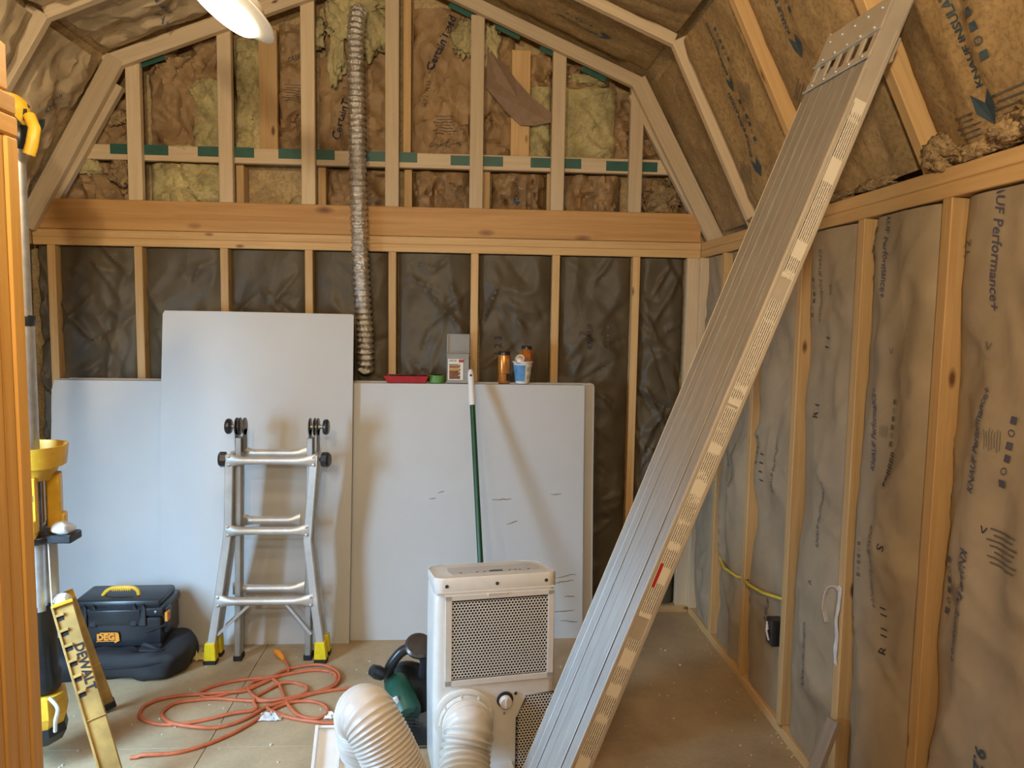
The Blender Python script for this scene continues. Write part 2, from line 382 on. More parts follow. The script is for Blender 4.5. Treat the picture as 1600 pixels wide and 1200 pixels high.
def tuft(parent, c, d, seed, mat, amp=.35, name='insulation_tuft', sub=3, fr=3.2):
    bm = bmesh.new(); bmesh.ops.create_icosphere(bm, subdivisions=sub, radius=1)
    for q in bm.verts:
        n1 = noise.noise(q.co * fr * .6 + Vector((seed, 0, 0))); n2 = noise.noise(q.co * fr * 1.7 + Vector((0, seed, 0)))
        n3 = noise.noise(q.co * fr * 4 + Vector((0, 0, seed))); q.co *= 1 + amp * (n1 + .6 * (.3 - abs(n2)) * 2 + .35 * n3)
        q.co = Vector((q.co.x * d[0], q.co.y * d[1], q.co.z * d[2])) + Vector(c) - parent.location
    me = bpy.data.meshes.new(name); bm.to_mesh(me); bm.free(); me.polygons.foreach_set('use_smooth', [True] * len(me.polygons)); me.materials.append(M[mat])
    o = bpy.data.objects.new(name, me); COL.objects.link(o); o.parent = parent; return o

# ================================================================ SETTING
SP = .4064; ZT = 1.847; ZP = 1.923; XR = 3.191; XL = -.065; YF = -4.9
# ---- floor: sheets of painted plywood
fl = structure('floor', 'tan painted plywood subfloor with fine seams')
fl['category'] = 'floor'
bx = MB().box((1.56, -2.4, -.045), (3.8, 5.4, .03)).build('subfloor', 'dark', fl)
xs = [-.3, 1.106, 2.325, 3.4]; ys = [.2, -1.18, -2.4, -3.62, -5.1]
for i in range(3):
    for j in range(4):
        g = .0012; x0, x1, y0, y1 = xs[i] + g, xs[i + 1] - g, ys[j + 1] + g, ys[j] - g
        MB().box(((x0 + x1) / 2, (y0 + y1) / 2, -.0145), (x1 - x0, y1 - y0, .029)).build('floor_panel', 'floor', fl, .0008)

# ---- back wall
wb = structure('wall_back', 'stud wall filled with grey-brown kraft faced batts behind the drywall')
MB().box((1.56, .105, .96), (3.6, .015, 1.92)).build('sheathing', 'osb', wb)
X_, Y_, Z_ = Vector((1, 0, 0)), Vector((0, 1, 0)), Vector((0, 0, 1))
board('bottom_plate', (XL, .0445, .019), (XR, .0445, .019), .089, .038, Y_, 'wood', wb)
for z in (ZT + .019, ZT + .057): board('top_plate', (XL, .0445, z), (XR, .0445, z), .089, .0375, Y_, 'wood', wb)
board('rim_beam', (XL + .01, .02, 1.9955), (XR - .004, .02, 1.9955), .142, .040, Z_, 'beam', wb)
for k in range(8):
    x = k * SP + .019; board('stud', (x, .0445, .038), (x, .0445, ZT), .089, .038, Y_, 'wood', wb)
board('stud', (3.156, .019, .038), (3.156, .019, ZT), .066, .038, X_, 'pale', wb)
bays = [(k * SP + .038, (k + 1) * SP) for k in range(7)] + [(7 * SP + .038, 3.122), (XL, 0)]
for i, (x0, x1) in enumerate(bays):
    pr = []
    if i == 4: pr = [('R 13', .14, 1.745, .045, 0, 'ink3')]
    if i == 5: pr = [('1 2 3', .1, 1.35, .05, 90, 'marker'), ('KNAUF', .2, 1.25, .04, 90, 'ink3', .2)]
    if i == 6: pr = [('KNAUF', .16, 1.4, .04, 90, 'marker', .2), ('#icons', .25, 1.4, .012, 90, 'ink3')]
    if i == 7: pr = [('KNAUF', .13, 1.0, .035, 90, 'ink3', .2)]
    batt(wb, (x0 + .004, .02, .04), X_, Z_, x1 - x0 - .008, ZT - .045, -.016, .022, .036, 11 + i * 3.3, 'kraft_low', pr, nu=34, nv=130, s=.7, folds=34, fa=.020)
# staple flange seams
board('noggin', (7 * SP + .038, .07, .40), (3.122, .07, .40), .03, .03, Z_, 'wood', wb)

# ---- gable above the back wall
wg = structure('wall_gable', 'gable end framing with pale flat studs and mixed insulation behind')
gz = 2.0665
poly = [(XL - .1, 1.92), (XR + .1, 1.92), (2.95, 2.78), (1.6, 3.33), (.25, 2.80)]
MB().prism(poly, .19, .205, lambda x, y, d: (x, d, y)).build('sheathing', 'osb', wg)
gx = [.422, .848, 1.24, 1.642, 2.053, 2.455, 2.845]; gt = [2.735, 2.875, 3.04, 3.12, 2.985, 2.835, 2.68]
for x, zt in zip(gx, gt):
    board('flat_stud', (x, .0185, gz), (x, .0185, zt), .066, .037, X_, 'pale', wg)
for x0, x1 in ((.0, 1.62), (1.62, 3.08)): board('noggin', (x0, .058, 2.298), (x1 - .002, .058, 2.298), .072, .037, Z_, 'pale', wg)
for x0, x1, z in ((.293, .566, 2.312), (.705, .973, 2.312), (1.089, 1.36, 2.312), (1.49, 1.762, 2.311), (1.926, 2.186, 2.303), (2.323, 2.577, 2.303), (2.703, 2.963, 2.297)):
    MB().box(((x0 + x1) / 2, .0388, z), (x1 - x0, .0014, .048)).build('tape_strip', 'tape', wg)
for x, w_ in ((1.03, .089), (2.272, .095)): board('back_stud', (x, .11, 2.336), (x, .11, 2.92 if x < 2 else 2.86), w_, .038, X_, 'wood', wg)
for x in (.89, 1.29, 1.715, 2.105, 2.43): board('back_stud', (x, .125, gz), (x, .125, 2.26), .038, .089, X_, 'wood', wg)
board('back_stud', (1.708, .125, 2.336), (1.708, .125, 3.1), .038, .089, X_, 'wood', wg)
# upper bays
kt = 'kraft_top'
def gb(x0, x1, z0, z1, seed, mat, pr=(), y=.125, amp=.05, bulge=.03, s=1.4, nu=24, nv=36):
    return batt(wg, (x0, y, z0), X_, Z_, x1 - x0, z1 - z0, 0, bulge, amp, seed, mat, pr, nu, nv, s, folds=int(60 * (z1 - z0)), fa=.02)
gb(.12, .40, 2.335, 2.56, 3, kt, [('CertainTeed', .13, .11, .042, 62, 'navy', 0, .0008)], amp=.04)
gb(.45, .72, 2.335, 2.77, 5, kt, amp=.055); gb(.66, .83, 2.335, 2.66, 6, 'glass_wool', y=.10, amp=.03)
gb(.66, .83, 2.655, 2.86, 61, kt, y=.10, amp=.06)
gb(.87, 1.0, 2.335, 2.86, 7, 'glass_wool', y=.11, amp=.05, nu=14); gb(1.075, 1.22, 2.335, 2.95, 8, kt, [('GREEN', .09, .45, .03, 10, 'ink'), ('#lines', .08, .28, .10, 0, 'ink3')], y=.12, nu=12)
gb(1.27, 1.62, 2.335, 2.80, 9, kt, [('CertainTeed', .125, .20, .054, 72, 'navy', 0, .001)]); gb(1.3, 1.6, 2.79, 3.1, 91, kt, amp=.06)
gb(1.735, 2.035, 2.335, 3.05, 10, kt, [('CertainTeed', .14, .54, .056, 66, 'navy', 0, .0012), ('R 13  R 13', .07, .30, .03, 80, 'ink3'), ('#lines', .16, .15, .11, 0, 'ink3'), ('GreenGuard', .16, .055, .032, 3, 'ink', .2)], amp=.04)
gb(2.08, 2.24, 2.335, 2.93, 12, kt, y=.13); gb(2.315, 2.43, 2.335, 2.70, 13, 'glass_wool', y=.12, amp=.03, nu=12)
gb(2.315, 2.43, 2.69, 2.84, 131, kt, y=.12, amp=.07, nu=12)
gb(2.475, 2.76, 2.335, 2.69, 14, 'glass_wool', y=.11, amp=.025); gb(2.475, 2.76, 2.68, 2.80, 141, kt, y=.13, amp=.08); gb(2.74, 2.85, 2.335, 2.68, 15, kt, y=.15, nu=10)
gb(2.87, 3.12, 2.335, 2.5, 16, kt, y=.14, amp=.08)
# lower bays
gb(.0, .40, gz, 2.26, 21, kt, amp=.09, s=2.2, nv=14); gb(.455, .82, gz, 2.255, 22, 'glass_wool', y=.09, amp=.07, s=2.4, nv=14, bulge=.05)
tuft(wg, (1.18, .12, 2.09), (.06, .03, .03), 3, 'glass_wool')
gb(1.31, 1.61, gz, 2.255, 24, kt, amp=.08, s=2, nv=14)
gb(1.735, 2.03, gz, 2.255, 25, kt, amp=.09, s=2, nv=14, bulge=.06); gb(2.13, 2.41, gz, 2.255, 26, kt, [('#arrow', .13, .05, .05, -90, 'ink'), ('KNAUF', .13, .12, .03, 90, 'ink')], amp=.08, s=2, nv=14, bulge=.07)
gb(2.5, 2.80, gz, 2.255, 27, kt, amp=.09, s=2.2, nv=14, bulge=.07); gb(2.89, 3.15, gz, 2.255, 28, kt, amp=.1, s=2.5, nv=14)
for i, (c, d, mt) in enumerate([((1.40, .05, 2.97), (.07, .04, .09), 'glass_wool'), ((1.54, .07, 2.93), (.08, .04, .12), 'glass_wool'), ((1.37, .06, 2.80), (.035, .03, .13), 'glass_wool'), ((1.50, .06, 3.05), (.12, .05, .07), 'glass_wool'),
                               ((1.99, .09, 2.90), (.05, .03, .09), 'glass_wool'), ((2.12, .09, 2.87), (.04, .03, .09), 'glass_wool'), ((.17, .07, 2.23), (.06, .03, .04), 'glass_wool'), ((.34, .06, 2.21), (.05, .03, .06), 'brown_wool'),
                               ((.30, .08, 2.47), (.06, .03, .03), 'brown_wool'), ((.62, .06, 2.33), (.06, .02, .015), 'glass_wool'), ((2.62, .09, 2.73), (.1, .03, .03), 'glass_wool'), ((3.0, .08, 2.15), (.09, .04, .07), 'brown_wool'),
                               ((1.25, .10, 2.9), (.05, .03, .07), 'glass_wool'), ((.52, .09, 2.79), (.07, .03, .04), 'brown_wool')]):
    tuft(wg, c, d, i * 2.7, mt, .55, sub=4, fr=2.8)
# torn brown paper flap hanging between the studs
fp = [(2.10, 2.86), (2.14, 2.84), (2.24, 2.72), (2.33, 2.62), (2.42, 2.55), (2.42, 2.50), (2.34, 2.485), (2.27, 2.49), (2.19, 2.56), (2.10, 2.66)]
MB().prism(fp, 0, .0015, lambda x, y, d: (x, .060 + .02 * math.sin((x - 2.1) * 14) + d, y)).build('paper_flap', 'gap_paper', wg)

# ---- gable rafters and roof
ce = structure('ceiling', 'gambrel roof underside with rafters and mottled brown insulation')
KR = Vector((2.838, 0, 2.648)); KL = Vector((.385, 0, 2.655)); FR = Vector((3.19, 0, 1.935)); FLt = Vector((-.045, 0, 1.935)); RG = Vector((1.6, 0, 3.168))
def off(p, n, d): return p + n * d
nLR = Vector((-.894, 0, -.447)); 
def nrm(a, b, sgn):
    d = (b - a).normalized(); n = Vector((d.z, 0, -d.x)) * sgn; return n
segs = [('R', FR, KR), ('R', KR, RG), ('L', FLt, KL), ('L', KL, RG)]
raf_y = [-.643 - .612 * i for i in range(7)]
for side, a, b_ in segs:
    n = nrm(a, b_, 1)
    if n.z > 0: n = -n
    for i, y in enumerate(raf_y):
        yo = Vector((0, y, 0)); d = (b_ - a).normalized()
        a2 = a - d * (.03 if a.z < 2 else .0); b2 = b_ + d * .012
        board('rafter', a2 - n * .0445 + yo, b2 - n * .0445 + yo, .089, .038, n, 'pale' if i == 0 else 'wood', ce)
    # sheathing
    d = (b_ - a).normalized(); p0 = a - n * .10 - d * .15; p1 = b_ - n * .10 + d * .02
    MB().add([(p0.x, .2, p0.z), (p1.x, .2, p1.z), (p1.x, YF - .05, p1.z), (p0.x, YF - .05, p0.z)] + [((p0 - n * .012).x, .2, (p0 - n * .012).z), ((p1 - n * .012).x, .2, (p1 - n * .012).z), ((p1 - n * .012).x, YF - .05, (p1 - n * .012).z), ((p0 - n * .012).x, YF - .05, (p0 - n * .012).z)],
             [(0, 1, 2, 3), (7, 6, 5, 4), (0, 4, 5, 1), (1, 5, 6, 2), (2, 6, 7, 3), (3, 7, 4, 0)]).build('sheathing', 'osb', ce)
board('ridge_board', (1.6, .15, 3.24), (1.6, YF, 3.24), .14, .038, Z_, 'wood', ce)
# gable rafters
board('gable_rafter', (3.275, -.02, 1.90), (2.835, -.02, 2.70), .078, .038, X_, 'pale', ce)
board('gable_rafter', (2.855, -.019, 2.678), (1.58, -.019, 3.215), .060, .038, Z_, 'pale', ce)
board('gable_rafter', (-.078, -.02, 1.93), (.362, -.02, 2.715), .085, .038, X_, 'pale', ce)
board('gable_rafter', (.31, -.019, 2.685), (1.62, -.019, 3.19), .072, .038, Z_, 'pale', ce)
board('nailer', (3.16, .02, 2.05), (2.815, .02, 2.64), .035, .038, X_, 'pale', ce)
board('nailer', (.04, .02, 2.05), (.36, .02, 2.60), .035, .038, X_, 'pale', ce)
for (x, z, a) in ((1.975, 3.015, -23), (2.20, 2.925, -23), (2.42, 2.832, -23), (2.63, 2.74, -23), (.50, 2.725, 21), (2.93, 2.47, -60)):
    MB().box((x, .025, z), (.13, .0015, .035), Matrix.Rotation(R(-a), 3, 'Y')).build('tape_strip', 'tape', ce)
# batts between rafters
bay_y = [(-.045, raf_y[0] + .019)] + [(raf_y[i] - .019, raf_y[i + 1] + .019) for i in range(6)] + [(raf_y[6] - .019, YF)]
def logo(u, v, a, sc=1.0, mt='ink'):
    return [('#arrow', u, v - .13 * sc, .075 * sc, a + 180, mt), ('KNAUF INSULATION', u, v + .04 * sc, .027 * sc, a, mt, 0, .0008), ('#icons', u + .06 * sc, v + .04 * sc, .017 * sc, a, mt), ('#lines', u + .033 * sc, v + .05 * sc, .03 * sc, 90, 'ink3')]
RP = {0: [], 1: logo(.26, .33, 90) + logo(.30, .62, 90, .8) + [('#lines', .38, .46, .08, 60, 'ink3'), ('#lines', .15, .2, .09, 60, 'ink3')],
      2: logo(.20, .60, 90) + [('R  R', .33, .66, .05, 90, 'ink'), ('#lines', .12, .33, .10, 30, 'ink3')],
      3: logo(.24, .23, 90, 1.1) + [('#lines', .33, .06, .12, 0, 'ink3'), ('#lines', .16, .05, .10, 0, 'ink3')]}
for i, (ya, yb) in enumerate(bay_y):
    fine = i < 5
    wv = ya - yb - .012
    for side, a, b_ in segs:
        d = (b_ - a); L = d.length; dn = d.normalized()
        if side == 'R': O = a + Vector((0, ya - .006, 0)); U = -Y_
        else: O = a + Vector((0, yb + .006, 0)); U = Y_
        low = a.z < 2
        mt = 'mottled' if side == 'R' else 'kraft_left'
        pr = (RP.get(i, []) if (side == 'R' and low) else [])
        if side == 'L' and low and i == 0: pr = [('#arrow', .35, .45, .06, 60, 'ink'), ('KNAUF', .35, .56, .04, 60, 'ink')]
        if side == 'R' and not low and i in (0, 1, 2): pr = logo(.22, .35, 90, .8)
        if side == 'L' and not low and i == 0: pr = [('#icons', .3, .35, .02, 0, 'ink2'), ('KNAUF', .4, .3, .04, 0, 'ink2')]
        lf = side == 'L'
        batt(ce, O + dn * (.0 if low else .012), U, dn, wv, L - .015, -.085 if i == 0 else -.030, .03, .075 if lf else .03, 40 + i * 5.1 + (0 if low else 2.2) + (100 if lf else 0), mt, pr, 22 if fine else 8, 30 if fine else 10, 1.1 if lf else .7, wavy=.02)
for i, (c, d) in enumerate([((3.19, -1.92, 1.965), (.03, .045, .04)), ((3.20, -2.03, 1.945), (.025, .08, .02)), ((3.19, -2.17, 1.96), (.028, .06, .03)), ((3.18, -2.27, 1.975), (.03, .06, .035)), ((3.18, -2.42, 1.97), (.03, .08, .03)), ((3.20, -1.62, 1.94), (.02, .10, .016)), ((3.20, -1.40, 1.94), (.02, .08, .014)),
                           ((3.19, -.72, 1.945), (.02, .05, .015)), ((.05, -.5, 2.0), (.04, .08, .03))]):
    tuft(ce, c, d, i * 3.1, 'brown_wool', .5, sub=4, fr=2.6)

# ---- right wall
wrt = structure('wall_right', 'stud wall packed with printed tan-grey kraft faced batts')
MB().box((3.300, (.1 + YF) / 2, .96), (.015, .1 - YF, 1.92)).build('sheathing', 'osb', wrt)
board('bottom_plate', (XR + .0445, 0, .019), (XR + .0445, YF, .019), .089, .038, X_, 'wood', wrt)
for z in (ZT + .019, ZT + .057): board('top_plate', (XR + .0445, .0, z), (XR + .0445, YF, z), .089, .0375, X_, 'wood', wrt)
rs = [-.745 + .4064 - .4064 * k for k in range(11)]
for y in rs: board('stud', (XR + .0445, y, .038), (XR + .0445, y, ZT), .089, .038, X_, 'wood', wrt)
board('stud', (XR + .02, -.019, .038), (XR + .02, -.019, ZT), .06, .038, X_, 'pale', wrt)
ed = [(-.038, rs[0] + .019)] + [(rs[i] - .019, rs[i + 1] + .019) for i in range(10)]
kn = 'KNAUF Performance+'
WP = {1: [('KNAUF Performance', .22, .86, .022, 90, 'ink3', .25), ('#icons', .13, .9, .012, 90, 'ink3')],
      2: [('1 1 1 1', .14, .92, .045, 90, 'marker'), (kn, .24, .95, .024, 90, 'ink3', .25), ('#icons', .08, .98, .012, 90, 'ink3'), ('KNAUF', .20, .36, .03, 75, 'ink2', .25)],
      3: [('KNAUF Performance', .13, 1.62, .028, -85, 'ink3', .25), ('5', .20, 1.60, .045, 0, 'ink3'), ('1 1', .20, 1.43, .04, 80, 'marker'), (kn, .23, .86, .024, 88, 'ink2', .25), ('<', .20, .62, .035, 0, 'ink2'), ('KNAUF Performance', .18, .36, .026, 90, 'ink2', .25), ('#icons', .08, 1.58, .014, -90, 'ink3'), ('R 1', .15, 1.2, .04, 90, 'marker')],
      4: [(kn, .115, 1.71, .030, -90, 'ink2', .25, .0004), (kn, .115, 1.19, .026, 88, 'ink2', .25, .0004), (kn, .155, .80, .026, -88, 'ink3', .25), ('#icons', .05, 1.70, .016, -90, 'ink3'), ('#icons', .185, 1.22, .014, 86, 'ink3'), ('BBBBBB', .195, 1.09, .030, 84, 'marker', .1), ('S', .205, .87, .045, -90, 'marker'), ('R  11  11', .205, .63, .038, 95, 'marker'), ('#icons', .09, .80, .011, -88, 'ink3'), ('<', .17, 1.42, .035, 90, 'ink3'), ('#lines', .15, 1.19, .035, 90, 'ink3')],
      5: [(kn, .148, 1.70, .036, -90, 'ink2', .25, .0005), ('12', .05, 1.68, .04, 90, 'ink3'), (kn, .145, 1.23, .027, 84, 'ink2', .25, .0006), (kn, .13, .835, .030, -92, 'ink2', .25, .0006), ('#icons', .231, 1.22, .017, 84, 'ink2'), ('#icons', .065, .86, .016, -96, 'ink2'), ('#lines', .19, 1.24, .05, 90, 'ink3'), ('#lines', .095, .85, .05, 90, 'ink3'), ('<', .18, 1.03, .035, 80, 'marker'), ('9.2', .23, .51, .05, -90, 'ink', 0, .001), ('<', .14, 1.45, .035, 80, 'ink3'), ('#lines', .24, 1.0, .10, 0, 'ink3')],
      6: [(kn, .15, 1.1, .03, 88, 'ink2', .25)]}
for i, (ya, yb) in enumerate(ed):
    if ya - yb < .05: continue
    batt(wrt, (XR + .02, ya - .004, .04), -Y_, Z_, ya - yb - .008, ZT - .045, -.008, .034, .042, 70 + i * 4.7, 'kraft_right', WP.get(i, []), 26 if i < 8 else 12, 110 if i < 8 else 24, .5, wavy=.04, folds=22, fa=.008)
# yellow cable through the studs, black outlet box, white strap
yc = [(3.22, -.40, .475), (3.19, -.46, .448), (3.172, -.57, .436), (3.185, -.70, .441), (3.22, -.745, .447), (3.185, -.79, .456), (3.17, -.87, .467), (3.175, -1.0, .483), (3.20, -1.12, .505), (3.23, -1.15, .51)]
MB().tube(yc, .006, 8).build('yellow_cable', 'yellow_cable', wrt)
ob = MB().box((3.195, -1.085, .365), (.05, .055, .10)).build('outlet_box', 'black', wrt, .003)
for q in range(3): MB().tube([(3.166, -1.075 - .006 * q, .40 - .01 * q), (3.160, -1.085, .37), (3.166, -1.095 + .008 * q, .335 + .01 * q)], .0035, 6).build('wire', 'white_strip', ob)

# ---- left wall with open doorway
wl = structure('wall_left', 'stud wall with kraft faced batts and an open doorway')
dy0, dy1 = -2.64, -1.90
for y0, y1, z0, z1 in ((.1, dy1, 0, 1.92), (dy0, YF, 0, 1.92), (dy1, dy0, 1.84, 1.92)):
    MB().box((-.17, (y0 + y1) / 2, (z0 + z1) / 2), (.015, y0 - y1, z1 - z0)).build('sheathing', 'osb', wl)
for z in (ZT + .019, ZT + .057): board('top_plate', (XL - .0445, .0, z), (XL - .0445, YF, z), .089, .0375, X_, 'wood', wl)
board('bottom_plate', (XL - .0445, 0, .019), (XL - .0445, dy1, .019), .089, .038, X_, 'wood', wl)
board('bottom_plate', (XL - .0445, dy0, .019), (XL - .0445, YF, .019), .089, .038, X_, 'wood', wl)
ly = [-.06, -.45, -.85, -1.26, -1.55, -1.88, -2.66, -3.24, -3.65, -4.05, -4.46, -4.86]
for y in ly: board('stud', (XL - .0445, y, .038), (XL - .0445, y, ZT), .089, .038, X_, 'wood', wl)
for i in range(len(ly) - 1):
    if i == 5: continue
    ya, yb = ly[i] - .019, ly[i + 1] + .019
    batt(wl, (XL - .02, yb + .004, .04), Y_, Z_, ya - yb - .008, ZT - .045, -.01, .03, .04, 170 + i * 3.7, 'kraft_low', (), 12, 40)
# ---- front wall behind the viewer
wf = structure('wall_front', 'plain board wall at the near end behind the viewer')
MB().prism([(-.2, 0), (3.32, 0), (3.32, 1.92), (2.95, 2.78), (1.6, 3.33), (.25, 2.80), (-.2, 1.92)], YF - .03, YF - .01, lambda x, y, d: (x, d, y)).build('sheathing', 'osb', wf)
# ---- partition end in the left foreground
wp = structure('wall_partition', 'pine partition end with stacked plates in the left foreground')
px, py = 1.197, -2.33
for i in range(5):
    y = py - .019 - .0385 * i; board('stud', (px - .0445, y, .038), (px - .0445 - (.004 if i % 2 else 0), y, ZT), .089, .038, X_, 'post', wp, .004)
for k in range(2, 6): board('stud', (px - .0445, py - .12 - .4 * k, .038), (px - .0445, py - .12 - .4 * k, ZT), .089, .038, X_, 'post', wp, .004)
for i, z in enumerate((ZT + .019, ZT + .057)): board('top_plate', (px - .0445, py + .002 - .004 * i, z), (px - .0445, YF, z), .089, .037, X_, 'post', wp, .004)
board('header', (px - .025, py - .012, ZP + .0445), (px - .025, YF, ZP + .0445), .038, .088, X_, 'post', wp, .006)
MB().box((px - .098, (py + YF) / 2, .96), (.012, py - YF, 1.90)).build('sheathing', 'osb', wp)
board('bottom_plate', (px - .0445, py, .019), (px - .0445, YF, .019), .089, .038, X_, 'post', wp)

# ================================================================ THINGS
# ---- hanging wafer lamps (the lit one in view, its sibling behind the viewer, an added fill lamp)
def wafer(loc, nrm_, top, label, power, d=.2):
    t = thing('hanging_lamp', label, 'lamp', loc, group='round wafer lamps on cables')
    ax = Vector(nrm_).normalized(); r = d / 2
    MB().lathe([(r * .62, -.03), (r * .70, -.006), (r * .96, -.002), (r, .001), (r * .995, .005), (r * .74, .018), (r * .71, .018)], loc, ax, 48).build('rim', 'lamp_rim', t)
    MB().lathe([(r * .10, .012), (r * .705, .012), (r * .705, .026), (r * .64, .034), (r * .4, .038), (0, .040)], loc, ax, 48).build('lens', 'lamp_on', t)
    P = Vector(loc) - ax * .03
    MB().box(Vector(loc) - ax * .028, (.075, .05, .025), ax.to_track_quat('Z', 'Y').to_matrix()).build('junction_box', 'dark_steel', t, .003)
    pts = [P, P - ax * .06 + Vector((0, 0, .02))]; T = Vector(top); q = pts[-1]
    for i in range(1, 9):
        s_ = i / 8; pts.append(q.lerp(T, s_) + Vector((.03 * math.sin(s_ * 3.1), .02 * math.sin(s_ * 6), 0)))
    MB().tube(pts, .004, 8).build('cable', 'white_strip', t)
    l = bpy.data.lights.new('lamp_light', 'AREA'); l.shape = 'DISK'; l.size = d * .66; l.energy = power; l.color = WARM
    lo = bpy.data.objects.new('lamp_light', l); COL.objects.link(lo); lo.parent = t; lo.location = ax * .05; lo.rotation_euler = ax.to_track_quat('-Z', 'Y').to_euler()
    return t
wafer((1.402, -1.760, 2.326), (-.55, -.15, -.82), (1.55, -1.7, 3.12), 'glowing round wafer lamp with white rim hanging at upper left', 8, .28)
wafer((1.95, -4.15, 1.95), (.22, .80, .50), (1.75, -4.1, 3.08), 'round wafer lamp hanging low behind the viewer', 40, .2)
wafer((1.50, -3.75, 2.35), (-.62, .65, .48), (1.45, -3.8, 3.08), 'added fill lamp hanging high behind the viewer', 46, .2)  # unseen lamp added to brighten the left roof and gable

# ---- telescoping aluminium plank
t = thing('aluminium_plank', 'long fluted aluminium scaffold plank with stickers leaning against the roof', 'plank')
tt = 1.72 / 2.2
a = Vector((-.372, -.047, -.927)).normalized(); wv_ = Vector((-.031, .350, -.005)); wv_ = (wv_ - a * wv_.dot(a)).normalized(); hv = a.cross(wv_)
if hv.x < 0: hv = -hv
Sp = Vector((2.0126 + (3.172 - 2.0126) * tt, -3.7856 + (-1.575 + 3.7856) * tt, 1.5409 + (2.304 - 1.5409) * tt))
PW, PH = .352 * tt, .064 * tt * 1.0
botL = (Sp.z - .012) / -a.z
# local frame: x = width (from near edge into depth), y = -hv (up off the deck), z = up along plank ; origin = near deck edge at the foot
O = Sp + a * botL; zx = -a; ydir = -hv
Rm = Matrix(((wv_.x, ydir.x, zx.x, O.x), (wv_.y, ydir.y, zx.y, O.y), (wv_.z, ydir.z, zx.z, O.z), (0, 0, 0, 1)))
t.matrix_world = Rm
LS = botL; LT = botL + .175
ns = 6; sw = PW / ns
for i in range(ns):
    x0 = .002 + i * (PW - .004) / ns; x1 = .002 + (i + 1) * (PW - .004) / ns
    z0 = .01 + (.05 if i % 2 else 0)
    MB().box(((x0 + x1) / 2, -.004 + (.0016 if i in (1, 4) else 0), (z0 + LS) / 2), (x1 - x0 - .0042, .008, LS - z0)).build('deck_strip', 'flute', t, .0012, local=True)
MB().box((PW / 2, -.013, LS / 2), (PW - .01, .006, LS - .02)).build('deck_core', 'dark_steel', t, local=True)
for x, nm in ((0.004, 'side_rail'), (PW - .004, 'side_rail')):
    rl = MB().box((x, -PH / 2 - .001, (LT + .02) / 2), (.006, PH, LT - .02))
    sgn = 1 if x < .1 else -1
    rl.box((x + sgn * .008, -PH + .002, (LT + .02) / 2), (.022, .005, LT - .03)); rl.box((x - sgn * .004, -PH + .006, (LT - .05) / 2), (.004, .010, LT - .12)).box((x - sgn * .003, -.004, LS / 2), (.004, .008, LS - .04))
    ro = rl.build(nm, 'rail', t, .001, local=True)
    if x < .1:
        z = LS - .09; k = 0
        for L, mt in ((.44, 'label'), (.26, 'sticker'), (.25, 'sticker'), (.27, 'sticker'), (.26, 'sticker'), (.24, 'sticker'), (.25, 'sticker')):
            if z - L < .1: break
            lb = MB().box((x - .0036, -PH * .52, z - L / 2), (.0009, PH * .66, L)).build('sticker', 'sticker', ro, local=True)
            if k in (3, 6):
                MB().box((x - .0043, -PH * .30, z - L * .62), (.0006, PH * .16, .06)).build('red_panel', 'red', ro, local=True)
            if k == 0:
                for e in (-1, 1): MB().box((x - .0043, -PH * .52 + e * PH * .29, z - L / 2), (.0004, .0012, L * .95)).build('border_line', 'dark_steel', ro, local=True)
            z -= L + (.055 if k in (0, 3) else .006); k += 1
# foot cap
MB().box((PW / 2, -PH / 2, .012), (PW + .004, PH + .004, .024)).build('end_cap', 'black_rubber', t, .003, local=True)
# end bracket with slots
br = MB(); zb = LS + .004
br.box((PW / 2, -.003, zb + .012), (PW, .007, .024))
nb = 5
for i in range(nb + 1):
    x = .012 + (PW - .024) * i / nb; br.box((x, -.004, zb + .045), (.020, .006, .05))
br.box((PW / 2, -.003, zb + .115), (PW, .007, .092))
bo = br.build('end_bracket', 'rail', t, .0012, local=True)
MB().tube([(-.004, .003, zb), (PW * .5, .0035, zb + .001), (PW, .003, zb)], .0032, 8).build('bracket_lip', 'alu', t, local=True)
MB().tube([(-.002, .003, zb + .071), (PW, .003, zb + .071)], .0028, 8).build('bracket_lip', 'alu', t, local=True)
for i in range(nb):
    for zz in (zb + .013, zb + .085, zb + .135):
        MB().lathe([(.0045, 0), (.004, .003), (.001, .0038)], (.03 + (PW - .06) * i / (nb - 1), .0005, zz), (0, 1, 0), 10).build('rivet', 'alu', bo, local=True)
for x in (.05, PW - .05): MB().box((x, -PH - .012, LT - .10), (.035, .024, .05)).tube([(x - .018, -PH - .018, LT - .13), (x + .018, -PH - .018, LT - .13)], .008, 10).build('lock_clip', 'rail', t, .001, local=True)
MB().box((PW / 2, -PH / 2, LT - .004), (PW - .012, PH * .6, .006)).build('end_shade', 'black', t, local=True)  # black plate standing for the shade in the open plank end

